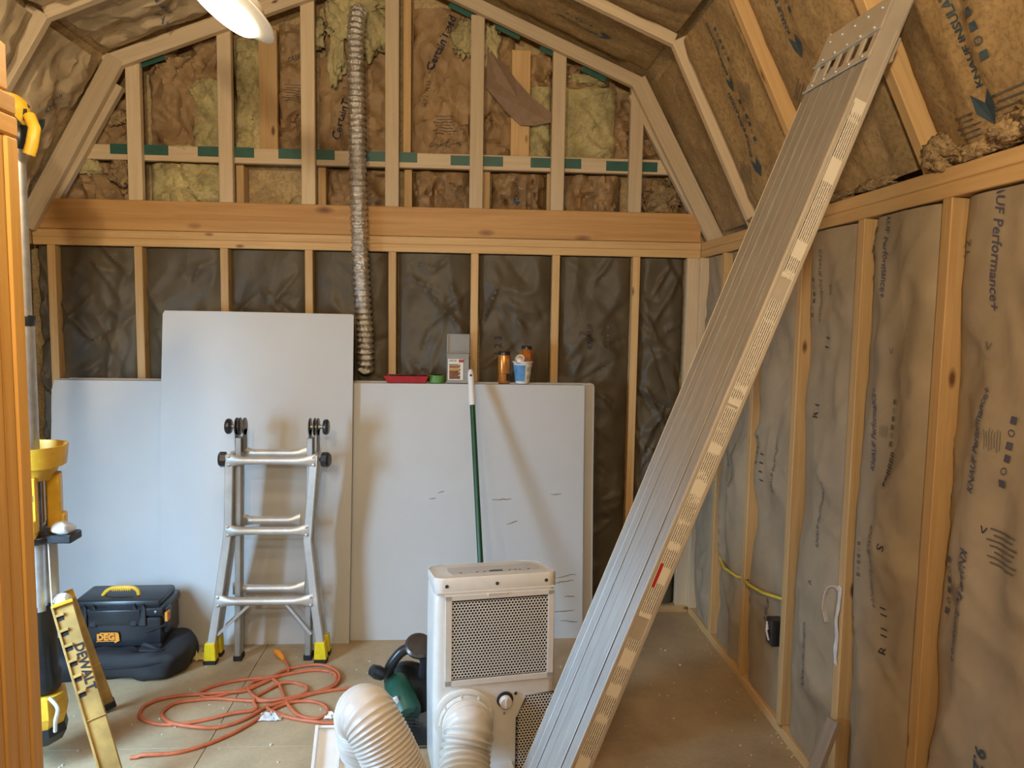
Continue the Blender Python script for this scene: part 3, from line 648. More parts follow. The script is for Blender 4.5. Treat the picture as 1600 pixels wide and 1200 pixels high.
# ---- drywall stack: long sheets leaning, a shorter offcut standing in front
yb0, lean = -.315, .092
for i in range(8):
    th = .0125; yb_ = yb0 + i * .0135 + .0135; x0 = .105 + random.uniform(-.012, .012) + (0 if i == 0 else .004); x1 = 2.588 + (0 if i < 3 else .052) + random.uniform(-.004, .004)
    hgt = 1.213 + (.0 if i == 0 else random.uniform(-.004, .004))
    n = 26; prof = []
    for k in range(n + 1):
        z = hgt * k / n; rag = .010 * max(0, noise.noise(Vector((z * 16, i * 3.3, 2)))) * (1 if i < 2 else .3) + (.008 if (i == 0 and .60 < z < .93 and k % 3) else 0)
        prof.append((x0 + rag, z))
    prof[-1] = (x0 + .012, hgt); prof += [(x1 - .004, hgt), (x1, hgt - .006), (x1 - .002, hgt * .6), (x1, 0)]
    th_ = thing('drywall_sheet', ['front long drywall sheet of the leaning stack, with torn left edge', 'second long drywall sheet from the front of the leaning stack', 'third long drywall sheet from the front of the leaning stack', 'fourth drywall sheet from the front, first of the wider ones', 'fifth long drywall sheet from the front of the leaning stack', 'sixth long drywall sheet from the front of the leaning stack', 'seventh long drywall sheet from the front of the leaning stack', 'rearmost long drywall sheet of the stack against the studs'][i], 'drywall', (0, yb_, 0), group='long drywall sheets in the stack')
    mp = lambda x, z, d: (x, yb_ + z * lean + d, z)
    MB().prism(prof, 0, .0014, mp).build('paper_face', 'drywall', th_); MB().prism(prof, .0014, th, mp).build('core', 'gypsum', th_)
t = thing('drywall_sheet', 'tall narrow drywall offcut standing upright in front of the stack', 'drywall', (1.05, -.334, 0))
mp = lambda x, z, d: (x, -.3345 + z * .083 + d, z)
pf = [(.603, 0), (.612, .5), (.607, .9), (.616, 1.525), (.625, 1.541), (.9, 1.541), (1.48, 1.537), (1.486, 1.53), (1.484, .8), (1.478, 0)]
MB().prism(pf, 0, .0014, mp).build('paper_face', 'drywall', t); MB().prism(pf, .0014, .0125, mp).build('core', 'gypsum', t)
# dark scuffs on the lower right of the front sheet
for (x, z, L, an) in ((2.50, .30, .10, 12), (2.47, .27, .14, 10), (2.49, .13, .10, 4), (2.52, .08, .08, -6), (2.19, .665, .09, 4), (2.45, .69, .05, 2), (2.24, .555, .05, 20), (2.52, .20, .05, 3), (1.9, .70, .03, 20), (1.86, .67, .03, 10)):
    s_ = MB(); n = 6
    for k in range(n):
        xx = x - L / 2 + L * k / n; zz = z + (k - n / 2) * L / n * math.tan(R(an)) + random.uniform(-.002, .002)
        s_.box((xx + L / n / 2, yb0 + .0135 + zz * lean - .0006, zz), (L / n * 1.1, .0012, .005 * (1 - abs(k - n / 2) / n)))
    s_.build('scuff_mark', 'grey_wood', bpy.data.objects['drywall_sheet'])

# ---- multi-position ladder
t = thing('folding_ladder', 'folded aluminium multi-position ladder with yellow feet against the drywall', 'ladder', (1.16, -.47, 0))
def rail(pts, y, wd, dp, name='outer_rail', mat='alu'):
    poly = [(x - wd / 2, z) for x, z in pts] + [(x + wd / 2, z) for x, z in reversed(pts)]
    ob_ = MB().prism(poly, y - dp / 2, y + dp / 2, lambda x, z, d: (x, d, z)).build(name, mat, t, .0025); return ob_
Lp = [(.902, .03), (.938, .25), (.985, .55), (.992, .60), (1.003, .93)]; Rp = [(1.374, .03), (1.358, .25), (1.318, .55), (1.318, .60), (1.362, .93)]
Rp = [(1.388, .03), (1.36, .25), (1.330, .55), (1.334, .60), (1.362, .93)]
for y in (-.52, -.44):
    for P_, sg in ((Lp, -1), (Rp, 1)):
        Q = [(x, z) for x, z in P_]; rail(Q, y, .034, .022)
        rail([(x + sg * .0, z) for x, z in Q], y + (.018 if y < -.5 else -.018), .012, .03, 'rail_web')
        x, z = Q[0]
        ft = MB().prism([(x - .027 - .004 * sg, 0.016), (x + .027 - .004 * sg, .016), (x + .022 + .006 * -sg, .095), (x - .022 + .006 * -sg, .095)], y - .02, y + .022, lambda xx, zz, d: (xx, d, zz)).build('yellow_foot', 'bright_yellow', t, .003)
        MB().box((x - .004 * sg, y, .009), (.056, .045, .018)).build('rubber_pad', 'black_rubber', ft, .003)
for y in (-.497, -.465):
    for x0, x1 in ((1.017, 1.035), (1.309, 1.334)):
        sgx = 1 if x0 > 1.2 else 0
        xa = 1.024 if not sgx else 1.322
        ir = rail([(xa - (.008 if not sgx else 0), .02), (xa + (.012 if not sgx else .018), 1.0)], y, .025, .022, 'inner_rail', 'alu_shaded')
        MB().box((xa - (.008 if not sgx else 0), y, .012), (.036, .026, .024)).build('rubber_pad', 'black_rubber', ir, .002)
for y, zs in ((-.525, (.283, .597, .905)), (-.455, (.315, .625, .925))):
    for i, z in enumerate(zs):
        xl = {0: .938, 1: .985, 2: .995}[i]; xr = {0: 1.352, 1: 1.336, 2: 1.368}[i]
        if y > -.5: xl += .05; xr -= .05
        ln = xr - xl; path = []; sec = []
        n = 16; vs = []; fs = []
        for k in range(n + 1):
            s_ = k / n; x = xl + ln * s_; e = min(s_, 1 - s_); q = min(1, e / .16); hh = .030 - .012 * q; dd = .005 + .016 * q
            for c_ in range(10):
                an = 2 * math.pi * c_ / 10; vs.append((x, y - .004 + dd * math.sin(an), z + hh * math.cos(an)))
        for k in range(n):
            for c_ in range(10): fs.append((k * 10 + c_, k * 10 + (c_ + 1) % 10, (k + 1) * 10 + (c_ + 1) % 10, (k + 1) * 10 + c_))
        fs += [tuple(range(10)), tuple(n * 10 + c_ for c_ in range(10))]
        mb = MB(); mb.add(vs, fs); mb.sm = True; rg = mb.build('rung', 'alu', t)
        for xx in (xl + .008, xr - .008):
            for zz in (z - .018, z + .018):
                if y < -.5: MB().lathe([(.007, 0), (.006, .004), (.001, .006)], (xx, y - .010, zz), (0, -1, 0), 10).build('rivet', 'steel', rg)
        if y < -.5 and i == 2:
            MB().box((1.118, y - .021, z), (.05, .001, .014)).build('red_sticker', 'red', rg)
            MB().box((1.205, y - .0205, z), (.10, .001, .010)).build('grey_sticker', 'grey', rg)
        if y < -.5 and i == 1: MB().box((1.20, y - .021, z - .003), (.055, .001, .012)).build('yellow_sticker', 'bright_yellow', rg)
for (x0, z0, x1, z1) in ((.935, .125, 1.075, .262), (1.342, .125, 1.235, .262)):
    board('brace', (x0, -.512, z0), (x1, -.512, z1), .020, .012, Y_, 'alu', t, .001); board('brace', (x0 + .02, -.452, z0 + .02), (x1 + .015, -.452, z1 + .01), .018, .012, Y_, 'alu', t, .001)
for x, sg in ((1.040, -1), (1.352, 1)):
    hg = MB()
    for dx in (-.016, .004, .018): hg.lathe([(.038, -.0025), (.040, 0), (.038, .0025)], (x + dx * sg, -.475, 1.045), (1, 0, 0), 24)
    for dx in (-.016, .018): hg.box((x + dx * sg, -.475, .985), (.005, .05, .10))
    hb = hg.build('hinge', 'dark_steel', t, .0008)
    MB().tube([(x - .02, -.475, 1.045), (x + sg * .05, -.475, 1.045)], .009, 12).build('hinge_pin', 'steel', hb)
    MB().lathe([(.006, 0), (.030, .004), (.034, .010), (.034, .020), (.028, .026), (0, .027)], (x + sg * .038, -.475, 1.045), (sg, 0, 0), 14).build('hinge_knob', 'black', hb)
    MB().lathe([(.010, 0), (.014, .008), (.033, .012), (.034, .036), (.026, .044), (0, .045)], (x + sg * (.045 if sg < 0 else .03), -.50, .905), (sg, -.15, 0), 8).build('lock_knob', 'black', t)

# ---- foil duct
t = thing('foil_duct', 'corrugated silver foil duct hanging down from the gable insulation', 'duct', (1.49, -.06, 1.26))
keys = [(1.482, .03, 2.985), (1.477, -.02, 2.93), (1.476, -.055, 2.75), (1.482, -.06, 2.45), (1.490, -.075, 2.12), (1.497, -.08, 1.85), (1.508, -.075, 1.62), (1.518, -.06, 1.45), (1.517, -.04, 1.30), (1.512, -.02, 1.262)]
def spline(K, n):
    K = [Vector(k) for k in K]; out = []; m_ = len(K) - 1
    for i in range(m_):
        p0 = K[max(i - 1, 0)]; p1 = K[i]; p2 = K[i + 1]; p3 = K[min(i + 2, m_)]
        for j in range(n):
            s_ = j / n; out.append(.5 * ((2 * p1) + (p2 - p0) * s_ + (2 * p0 - 5 * p1 + 4 * p2 - p3) * s_ * s_ + (3 * p1 - p0 - 3 * p2 + p3) * s_ ** 3))
    out.append(K[-1]); return out
pts = spline(keys, 36); rad = []
L = 0
for i, p in enumerate(pts):
    if i: L += (p - pts[i - 1]).length
    rad.append(.0385 + .0045 * math.sin(L * 2 * math.pi / .028) + .002 * noise.noise(p * 30))
rad[-1] = .03
b = MB().tube(pts, rad, 28)
for v_ in b.v: v_ += Vector((noise.noise(v_ * 45), noise.noise(v_ * 45 + Vector((5, 0, 0))), 0)) * .004
b.build('duct_wall', 'foil', t)

# ---- things on top of the drywall stack
ZS = 1.2165; 
t = thing('red_tray', 'shallow red plastic tray on the drywall stack beside the green tape', 'tray', (1.725, -.14, ZS))
def tray_ring(x0, x1, y0, y1, z, e): return [(x0 - e, y0 - e, z), (x1 + e, y0 - e, z), (x1 + e, y1 + e, z), (x0 - e, y1 + e, z)]
vs = tray_ring(1.64, 1.82, -.188, -.10, ZS, 0) + tray_ring(1.64, 1.82, -.188, -.10, ZS + .033, .016) + tray_ring(1.64, 1.82, -.188, -.10, ZS + .033, .012) + tray_ring(1.64, 1.82, -.188, -.10, ZS + .004, -.003)
q = lambda a_, b_: [(a_ + i, a_ + (i + 1) % 4, b_ + (i + 1) % 4, b_ + i) for i in range(4)]
b = MB(); b.add(vs, [(3, 2, 1, 0), (12, 13, 14, 15)] + q(0, 4) + q(4, 8) + q(8, 12)); b.build('tray_shell', 'red', t)
for x in (1.70, 1.76): MB().box((x, -.143, ZS + .017), (.003, .085, .026)).build('divider', 'red', t)
for k in range(7): MB().box((1.66 + .025 * k, -.145 + random.uniform(-.02, .02), ZS + .026), (.035, .03, .018), Matrix.Rotation(k * 1.1, 3, 'Z')).build('tray_contents', 'black', t, .003)
t = thing('tape_roll', 'roll of green masking tape on the drywall stack', 'tape', (1.873, -.142, ZS))
MB().lathe([(.028, .036), (.028, 0), (.0395, 0), (.0395, .036), (.028, .036)], (1.873, -.145, ZS), seg=32).build('tape_band', 'tape_green', t)
MB().lathe([(.0255, .036), (.0255, 0), (.028, 0), (.028, .036), (.0255, .036)], (1.873, -.145, ZS), seg=32).build('cardboard_core', 'gap_paper', t)
t = thing('screw_box', 'clear plastic screw box with brown label and open lid on the drywall stack', 'box', (1.975, -.14, ZS))
def hollow(x0, x1, y0, y1, z0, z1, w_, b=None):
    b = b or MB()
    b.box(((x0 + x1) / 2, (y0 + y1) / 2, z0 + w_ / 2), (x1 - x0, y1 - y0, w_))
    for y in (y0 + w_ / 2, y1 - w_ / 2): b.box(((x0 + x1) / 2, y, (z0 + z1) / 2), (x1 - x0, w_, z1 - z0))
    for x in (x0 + w_ / 2, x1 - w_ / 2): b.box((x, (y0 + y1) / 2, (z0 + z1) / 2), (w_, y1 - y0, z1 - z0))
    return b
hollow(1.921, 2.027, -.185, -.10, ZS, ZS + .138, .002).build('box_shell', 'clear', t)
MB().box((1.974, -.1425, ZS + .136), (.112, .091, .008)).build('box_rim', 'clear', t, .002)
MB().box((1.974, -.1425, ZS + .06), (.100, .079, .112)).build('screw_fill', 'screws', t, .004); bpy.data.objects['screw_fill']['kind'] = 'stuff'
MB().box((1.974, -.096, ZS + .186), (.108, .004, .09)).build('lid_panel', 'clear', t, .001)
for x in (1.922, 2.026): MB().box((x, -.102, ZS + .186), (.006, .018, .092)).build('lid_edge', 'clear', t, .001)
for z in (ZS + .142, ZS + .23): MB().box((1.974, -.102, z), (.108, .018, .006)).build('lid_edge', 'clear', t, .001)
MB().box((1.963, -.1862, ZS + .066), (.072, .0012, .10)).build('label_sheet', 'label', t)
MB().box((1.959, -.1870, ZS + .056), (.052, .0008, .072)).build('label_print', 'label_brown', t); MB().box((1.957, -.1876, ZS + .068), (.046, .0006, .013)).build('label_stripe', 'label_gold', t)
MB().box((1.990, -.1870, ZS + .107), (.024, .0008, .014)).build('label_badge', 'red', t)
flat_text(t, 'DECK', .014, (1.95, -.1872, ZS + .107), X_, Z_, 'marker', 'label_text', .2)
flat_text(t, 'SCREWS', .010, (1.955, -.1878, ZS + .085), X_, Z_, 'label', 'label_text')
for k in range(4):
    MB().tube([(1.977, -.1878, ZS + .035 + k * .017), (1.986, -.1878, ZS + .043 + k * .017)], .0022, 6).build('label_screw', 'label', t)
t = thing('copper_can', 'slim copper-orange can with black lid on the drywall stack', 'can', (2.196, -.145, ZS))
MB().lathe([(.026, 0), (.0295, .004), (.0295, .130), (.0275, .136)], (2.196, -.145, ZS), seg=32).build('can_body', 'copper', t)
MB().lathe([(.0275, .136), (.029, .137), (.029, .150), (.027, .153), (0, .153)], (2.196, -.145, ZS), seg=32).build('can_lid', 'black', t)
MB().lathe([(.0298, .045), (.0298, .048)], (2.196, -.145, ZS), seg=32).build('can_band', 'label_brown', t)
MB().box((2.214, -.1705, ZS + .03), (.018, .0012, .034), Matrix.Rotation(R(35), 3, 'Z')).build('bar_code_patch', 'lcd', t)
t = thing('plastic_tub', 'white plastic tub with blue label holding a can and amber jar', 'tub', (2.287, -.145, ZS))
MB().lathe([(.034, .102), (.043, .104), (.030, .003), (0, .002), (0, 0), (.0335, 0), (.046, .100), (.0505, .101), (.0505, .108), (.043, .108)], (2.287, -.145, ZS), seg=36).build('tub_wall', 'tub', t)
b = MB(); n = 12; vs = []; fs = []
for k in range(n + 1):
    an = R(195 + (88) * k / n)
    for z, rr_ in ((.012, .0357), (.09, .0459)): vs.append((2.287 + rr_ * math.cos(an), -.145 + rr_ * math.sin(an), ZS + z))
for k in range(n): fs.append((2 * k, 2 * k + 2, 2 * k + 3, 2 * k + 1))
b.add(vs, fs); b.sm = True; b.build('blue_label', 'label_blue', t, fix=False)
b = MB(); vs = []; fs = []
for k in range(n + 1):
    an = R(286 + 60 * k / n)
    for z, rr_ in ((.016, .0362), (.088, .0458)): vs.append((2.287 + rr_ * math.cos(an), -.145 + rr_ * math.sin(an), ZS + z))
for k in range(n): fs.append((2 * k, 2 * k + 2, 2 * k + 3, 2 * k + 1))
b.add(vs, fs); b.sm = True; b.build('text_label', 'sticker', t, fix=False)
t = thing('small_can', 'small bare metal can lying tilted in the white tub', 'can', (2.272, -.150, ZS + .07))
MB().lathe([(0, -.045), (.024, -.045), (.025, -.04), (.025, .03), (.023, .034), (.021, .032), (.0, .031)], (2.272, -.150, ZS + .108), (-.05, -.90, .35), 28).build('can_body', 'can', t)
MB().lathe([(.014, 0), (.016, .002), (.012, .003), (0, .003)], Vector((2.272, -.150, ZS + .108)) + Vector((-.05, -.9, .35)).normalized() * .031, (-.05, -.90, .35), 20).build('can_ridge', 'steel', t)
t = thing('amber_jar', 'amber jar with black lid sitting in the white tub', 'jar', (2.300, -.125, ZS + .07))
MB().lathe([(.020, 0), (.034, .012), (.036, .05), (.034, .082), (.026, .098), (.024, .104)], (2.302, -.126, ZS + .062), (.05, .05, 1), 6).build('jar_body', 'amber', t, smooth=False)
MB().lathe([(.026, 0), (.026, .014), (.024, .017), (0, .017)], Vector((2.302, -.126, ZS + .062)) + Vector((.05, .05, 1)).normalized() * .102, (.05, .05, 1), 24).build('jar_lid', 'black', t)

# ---- green pole with white grip
t = thing('green_pole', 'green broom handle with white grip leaning on the drywall stack', 'pole', (2.11, -.78, 0))
A = Vector((2.0345, -.245, 1.285)); B_ = Vector((2.112, -.78, .012)); d = (B_ - A)
MB().tube([A + d * .12, B_], .0125, 14).build('handle_tube', 'pole_green', t)
MB().tube([A + d * .004, A + d * .0, A + d * .008, A + d * .02, A + d * .07, A + d * .11, A + d * .125], [.004, .010, .0135, .0155, .0150, .0165, .014], 16).build('grip', 'white', t)
MB().lathe([(.0055, 0), (.0055, .004)], A + d * .016 + Vector((0, -.0155, -.002)), (0, -1, 0), 14).build('hang_hole', 'black', t)

# ---- portable air conditioner
yawA = math.atan2(.067, .395)
t = thing('air_conditioner', 'white portable air conditioner with perforated rear grilles', 'appliance', (2.12, -1.40, 0), (0, 0, yawA))
W2, H = .203, .70
def rrect(hx, d0, d1, rf, rb, n=7):
    pts = []
    for cx, cy, a0, r_ in ((hx - rf, d0 + rf, -90, rf), (hx - rb, d1 - rb, 0, rb), (-hx + rb, d1 - rb, 90, rb), (-hx + rf, d0 + rf, 180, rf)):
        for k in range(n + 1):
            an = R(a0 + 90 * k / n); pts.append((cx + r_ * math.cos(an), cy + r_ * math.sin(an)))
    return pts
levels = [(.02, .96, 0), (.03, 1.0, 0), (.30, 1.015, -.004), (.60, 1.0, 0), (.64, .99, .002), (.648, .975, .004)]
ring = []; b = MB()
vs = []; fs = []; n = None
for z, s_, dd in levels:
    rp = rrect(W2 * s_, dd, .26, .028, .085); n = len(rp); vs += [(x, y, z) for x, y in rp]
for i in range(len(levels) - 1): fs += [(i * n + k, i * n + (k + 1) % n, (i + 1) * n + (k + 1) % n, (i + 1) * n + k) for k in range(n)]
fs += [tuple(range(n)), tuple((len(levels) - 1) * n + k for k in range(n))]
b.add(vs, fs); b.sm = True; body = b.build('body_shell', 'white', t, local=True)
b = MB(); vs = []; fs = []
for z, hx, d0, d1 in ((.640, .197, -.004, .25), (.650, .2035, -.008, .258), (.697, .2035, -.008, .258), (.702, .200, -.005, .255), (.700, .192, .004, .25), (.703, .170, .03, .21), (.703, .05, .08, .15)):
    rp = rrect(hx, d0, d1, .03, .08 if d1 > .25 else .03); n = len(rp); vs += [(x, y, z - (max(0, y) * .17 if z > .69 else 0)) for x, y in rp]
for i in range(6): fs += [(i * n + k, i * n + (k + 1) % n, (i + 1) * n + (k + 1) % n, (i + 1) * n + k) for k in range(n)]
fs += [tuple(range(n)), tuple(6 * n + k for k in range(n))]
b.add(vs, fs); b.sm = True; b.build('top_cover', 'white', t, local=True)
cp = MB().prism([(-.145, .03), (.15, .03), (.165, .10), (.15, .165), (-.14, .165), (-.15, .10)], .7032, .7052, lambda x, y, d: (x, y, d - y * .17)).build('control_panel', 'grey', t, .001, local=True)
MB().box((.01, .055, .6965), (.042, .018, .0012)).build('display', 'lcd', cp, local=True)
for x in (-.11, -.055, -.03, -.012, .055, .075, .09, .12): MB().box((x, .055, .6962), (.007, .006, .0008)).build('button_mark', 'marker', cp, local=True)
for x in (-.165, .0, .165): MB().lathe([(.006, 0), (.0055, .0015), (.0, .002)], (x, -.008, .676), (0, -1, 0), 12).build('screw', 'dark_steel', t, local=True)
MB().box((0, -.005, .653), (.39, .010, .006)).build('seam_band', 'cream', t, .001, local=True)
MB().tube([(-.03, -.012, .639), (-.03, -.016, .646), (.03, -.016, .646), (.03, -.012, .639)], .0025, 6).build('latch_clip', 'cream', t, local=True)
def grille(name, inside, x0, x1, z0, z1, pitch, y, parent, holesize=.41):
    b = MB(); vs = []; fs = []; rows = int((z1 - z0) / (pitch * .866)) + 1; cols = int((x1 - x0) / pitch) + 1; cache = {}
    def vid(x, z):
        k = (round(x, 5), round(z, 5))
        if k not in cache: cache[k] = len(vs); vs.append((x, y, z))
        return cache[k]
    for j in range(rows):
        for i in range(cols):
            cx = x0 + pitch * (i + (.5 if j % 2 else 0)); cz = z0 + pitch * .866 * j
            if not inside(cx, cz): continue
            Rr = pitch / math.sqrt(3); hx = [vid(cx + Rr * math.cos(R(30 + 60 * k)), cz + Rr * math.sin(R(30 + 60 * k))) for k in range(6)]
            ho = []
            for k in range(6): ho.append(len(vs)); vs.append((cx + pitch * holesize * math.cos(R(30 + 60 * k)), y, cz + pitch * holesize * math.sin(R(30 + 60 * k))))
            hb_ = []
            for k in range(6): hb_.append(len(vs)); vs.append((cx + pitch * holesize * math.cos(R(30 + 60 * k)), y + .002, cz + pitch * holesize * math.sin(R(30 + 60 * k))))
            for k in range(6):
                l = (k + 1) % 6; fs += [(hx[k], hx[l], ho[l], ho[k]), (ho[k], ho[l], hb_[l], hb_[k])]
    b.add(vs, fs); return b.build(name, 'cream', parent, local=True, fix=False)
# upper grille
MB().box((.012, -.0055, .493), (.345, .003, .285)).build('grille_backing', 'dark', t, local=True)
gp = grille('upper_grille', lambda x, z: abs(x - .012) < .163 and .362 < z < .628, -.155, .185, .362, .63, .0106, -.0118, t)
fr = MB()
for c_, d_ in (((.012, -.0088, .637), (.362, .009, .017)), ((.012, -.0088, .352), (.362, .009, .020)), ((-.1585, -.0088, .494), (.021, .009, .30)), ((.1825, -.0088, .494), (.021, .009, .30))): fr.box(c_, d_)
fr.build('grille_frame', 'cream', t, .001, local=True)
# lower grille
MB().prism([(.070, .03), (.20, .03), (.20, .292), (.105, .285), (.070, .21)], -.0078, -.005, lambda x, z, d: (x, d, z)).build('grille_backing', 'dark', t, local=True)
grille('lower_grille', lambda x, z: .074 < x < .196 and .035 < z < .288 - (.19 - x) * .03 and z < .215 + (x - .074) * 2.3, .078, .20, .036, .29, .0106, -.0092, t)
# panel skin around the outlet and drain cap
MB().lathe([(.100, 0), (.100, .010), (.094, .014), (.082, .014), (.080, .004)], (-.105, -.004, .232), (0, -1, 0), 40).build('outlet_ring', 'white', t, local=True)
MB().lathe([(.028, 0), (.027, .004), (.022, .005)], (.032, -.006, .278), (0, -1, 0), 28).build('drain_recess', 'marker', t, local=True)
dc = MB().lathe([(.021, .003), (.021, .018), (.018, .022), (0, .022)], (.032, -.006, .275), (0, -1, 0), 28).build('drain_cap', 'cream', t, local=True)
MB().box((.032, -.030, .276), (.006, .004, .030)).build('cap_ridge', 'cream', dc, .001, local=True)
MB().lathe([(.006, 0), (.005, .002)], (.068, -.006, .296), (0, -1, 0), 12).build('screw', 'dark_steel', t, local=True); MB().lathe([(.0045, 0), (.004, .003)], (.030, -.006, .232), (0, -1, 0), 12).build('screw', 'steel', t, local=True)
MB().box((.02, -.02, .048), (.085, .05, .02)).build('lower_bracket', 'cream', t, .005, local=True)
for sx in (-.15, .15):
    for yy in (.05, .26): MB().lathe([(.012, 0), (.02, .004), (.02, .016), (.012, .022)], (sx - .008, yy, .0105 + .009), (1, 0, 0), 14).build('caster', 'black', t, local=True)

# ---- exhaust hose and window panel
rotz = Matrix.Rotation(yawA, 3, 'Z'); out = Vector((2.12, -1.40, 0)) + rotz @ Vector((-.105, -.016, .232))
od = rotz @ Vector((0, -1, 0))
Vp = Vector((0, .34, .42)).normalized(); Np = Vector((0, -Vp.z, Vp.y)); Pb = Vector((1.655, -2.02, .01))
def pp(x, v, d=0): return Vector((x, Pb.y, Pb.z)) + Vp * v + Np * d
t = thing('window_panel', 'white sliding window vent panel leaning under the exhaust hose', 'panel', (1.75, -2.0, 0))
def slab(x0, x1, v0, v1, d0, d1, name, mat, bev=.002, par=None):
    vs = [pp(x, v, d) for d in (d0, d1) for x, v in ((x0, v0), (x1, v0), (x1, v1), (x0, v1))]
    return MB().add(vs, [(3, 2, 1, 0), (4, 5, 6, 7), (0, 1, 5, 4), (1, 2, 6, 5), (2, 3, 7, 6), (3, 0, 4, 7)]).build(name, mat, par or t, bev)
mp_ = slab(1.672, 1.81, .0, .515, 0, .008, 'main_panel', 'white'); slab(1.669, 1.677, 0, .515, .008, .016, 'panel_lip', 'white', .001)
slab(1.60, 1.672, .0, .475, -.012, -.004, 'slide_panel', 'white'); slab(1.60, 1.609, 0, .475, -.004, .010, 'slide_lip', 'white', .001); slab(1.60, 1.672, .468, .475, -.004, .006, 'slide_edge', 'white', .001)
cc = pp(1.748, .44, .008)
MB().lathe([(.070, 0), (.088, 0), (.088, .006), (.082, .008), (.080, .055), (.076, .06)], cc, Np, 40).build('collar', 'white', t)
t = thing('exhaust_hose', 'white corrugated exhaust hose arching from air conditioner to panel', 'hose', (1.85, -1.8, 0))
hk_ = [cc + Np * .012, cc + Np * .06, (1.742, -1.815, .458), (1.766, -1.865, .482), (1.81, -1.895, .422), (1.862, -1.905, .31), (1.915, -1.895, .20), (1.965, -1.85, .118), (2.0, -1.765, .095), (out.x, -1.66, .115), (out.x + .002, -1.56, .175), out + od * .075, out + od * .03, out + od * .0]
pts = spline(hk_, 22); L = 0; fin = []; rad = []
dens = []
for i in range(len(pts) - 1):
    a_, b_ = pts[i], pts[i + 1]; m_ = max(1, int((b_ - a_).length / .0017))
    for k in range(m_): dens.append(a_.lerp(b_, k / m_))
for i, p in enumerate(dens):
    if i: L += (p - dens[i - 1]).length
    s_ = i / len(dens); pit = .0100 if s_ < .42 else .0100 + .011 * min(1, (s_ - .42) / .2); ph_ = (ph_ + ((p - dens[i - 1]).length * 2 * math.pi / pit if i else 0)) if i else 0
    rad.append(.0735 + (.0022 if s_ < .45 else .0022 + .0048 * min(1, (s_ - .45) / .15)) * math.sin(ph_))
MB().tube(dens, rad, 32).build('hose_wall', 'cream', t)
MB().lathe([(.076, 0), (.084, .0), (.085, .012), (.084, .024), (.076, .024)], out + od * .008, od, 40).build('hose_coupling', 'white', t)
for k in range(5):
    an = R(20 + 40 * k); e1 = rotz @ X_
    MB().box(out + od * .02 + e1 * .0855 * math.cos(an) + Z_ * .0855 * math.sin(an), (.006, .02, .006)).build('coupling_tab', 'cream', t, .001)

# ---- power tool behind the hose
t = thing('circular_saw', 'dark green and black power saw on the floor behind the hose', 'power tool', (1.80, -1.12, 0))
MB().lathe([(.0, -.10), (.035, -.098), (.046, -.085), (.050, -.02), (.052, .04), (.046, .06), (.03, .066), (0, .066)], (1.80, -1.17, .155), (.35, -.75, -.42), 24).build('motor_housing', 'green', t)
mh = bpy.data.objects['motor_housing']
MB().box((1.765, -1.215, .175), (.05, .012, .03), Matrix.Rotation(R(-25), 3, 'Y')).build('rating_plate', 'grey', t, .003)
for k in range(6): MB().box((1.835, -1.235 + .002 * k, .10 + .012 * k), (.05, .004, .005)).build('vent_slot', 'black', t)
MB().lathe([(.0, -.012), (.10, -.012), (.105, -.006), (.105, .010), (.095, .014), (0, .014)], (1.82, -1.04, .14), (.3, .9, .1), 28).build('blade_guard', 'black', t)
MB().tube(spline([(1.74, -1.09, .19), (1.745, -1.10, .25), (1.79, -1.10, .31), (1.84, -1.09, .315), (1.87, -1.08, .27), (1.865, -1.07, .2)], 8), .019, 12).build('handle', 'black', t)
MB().lathe([(.0, 0), (.022, .004), (.026, .03), (.02, .055), (0, .06)], (1.725, -1.13, .235), (-.5, -.3, .4), 16).build('front_knob', 'black', t)
MB().lathe([(.0, 0), (.05, .0), (.052, .012), (.045, .02), (0, .021)], (1.85, -1.10, .325), (.1, -.4, .6), 20).build('gear_cap', 'dark_steel', t)
MB().box((1.81, -1.09, .012), (.20, .26, .006)).box((1.81, -1.09, .004), (.18, .24, .010)).build('base_plate', 'dark_steel', t, .002)
MB().box((1.81, -1.07, .06), (.05, .06, .10)).build('bracket', 'black', t, .004)

# ---- black soft bag and hard case
t = thing('soft_bag', 'black zippered soft tool bag lying under the hard case', 'bag', (.62, -.53, 0))
def blob(name, mat, par, x0, x1, y0, y1, z0, z1, ex=4., amp=.01, seed=1, nx=40, nz=20, fr=9):
    vs = []; fs = []
    cx, cy, cz = (x0 + x1) / 2, (y0 + y1) / 2, (z0 + z1) / 2; hx, hy, hz = (x1 - x0) / 2, (y1 - y0) / 2, (z1 - z0) / 2
    pw = lambda v_, e: math.copysign(abs(v_) ** (2 / e), v_)
    for j in range(nz + 1):
        ph = -math.pi / 2 + math.pi * j / nz
        for i in range(nx):
            th = 2 * math.pi * i / nx; p = Vector((pw(math.cos(ph), ex) * pw(math.cos(th), ex), pw(math.cos(ph), ex) * pw(math.sin(th), ex), pw(math.sin(ph), ex)))
            q = Vector((cx + hx * p.x, cy + hy * p.y, cz + hz * p.z)); n1 = (.3 - abs(noise.noise(q * fr + Vector((seed, 0, 0))))) + .5 * noise.noise(q * fr * .5 + Vector((0, seed, 0)))
            q += p.normalized() * amp * n1; q.z = max(q.z, z0); vs.append(q)
    for j in range(nz):
        for i in range(nx): fs.append((j * nx + i, j * nx + (i + 1) % nx, (j + 1) * nx + (i + 1) % nx, (j + 1) * nx + i))
    b = MB(); b.add(vs, fs); b.sm = True; return b.build(name, mat, par)
bg = blob('bag_body', 'fabric', t, .25, .830, -.70, -.40, .0, .120, 4.6, .05, 5, 72, 30, 9)
MB().tube(spline([(.32, -.695, .078), (.45, -.712, .075), (.60, -.712, .077), (.74, -.70, .085), (.815, -.66, .088)], 8), .0035, 6).build('zip', 'black', t)
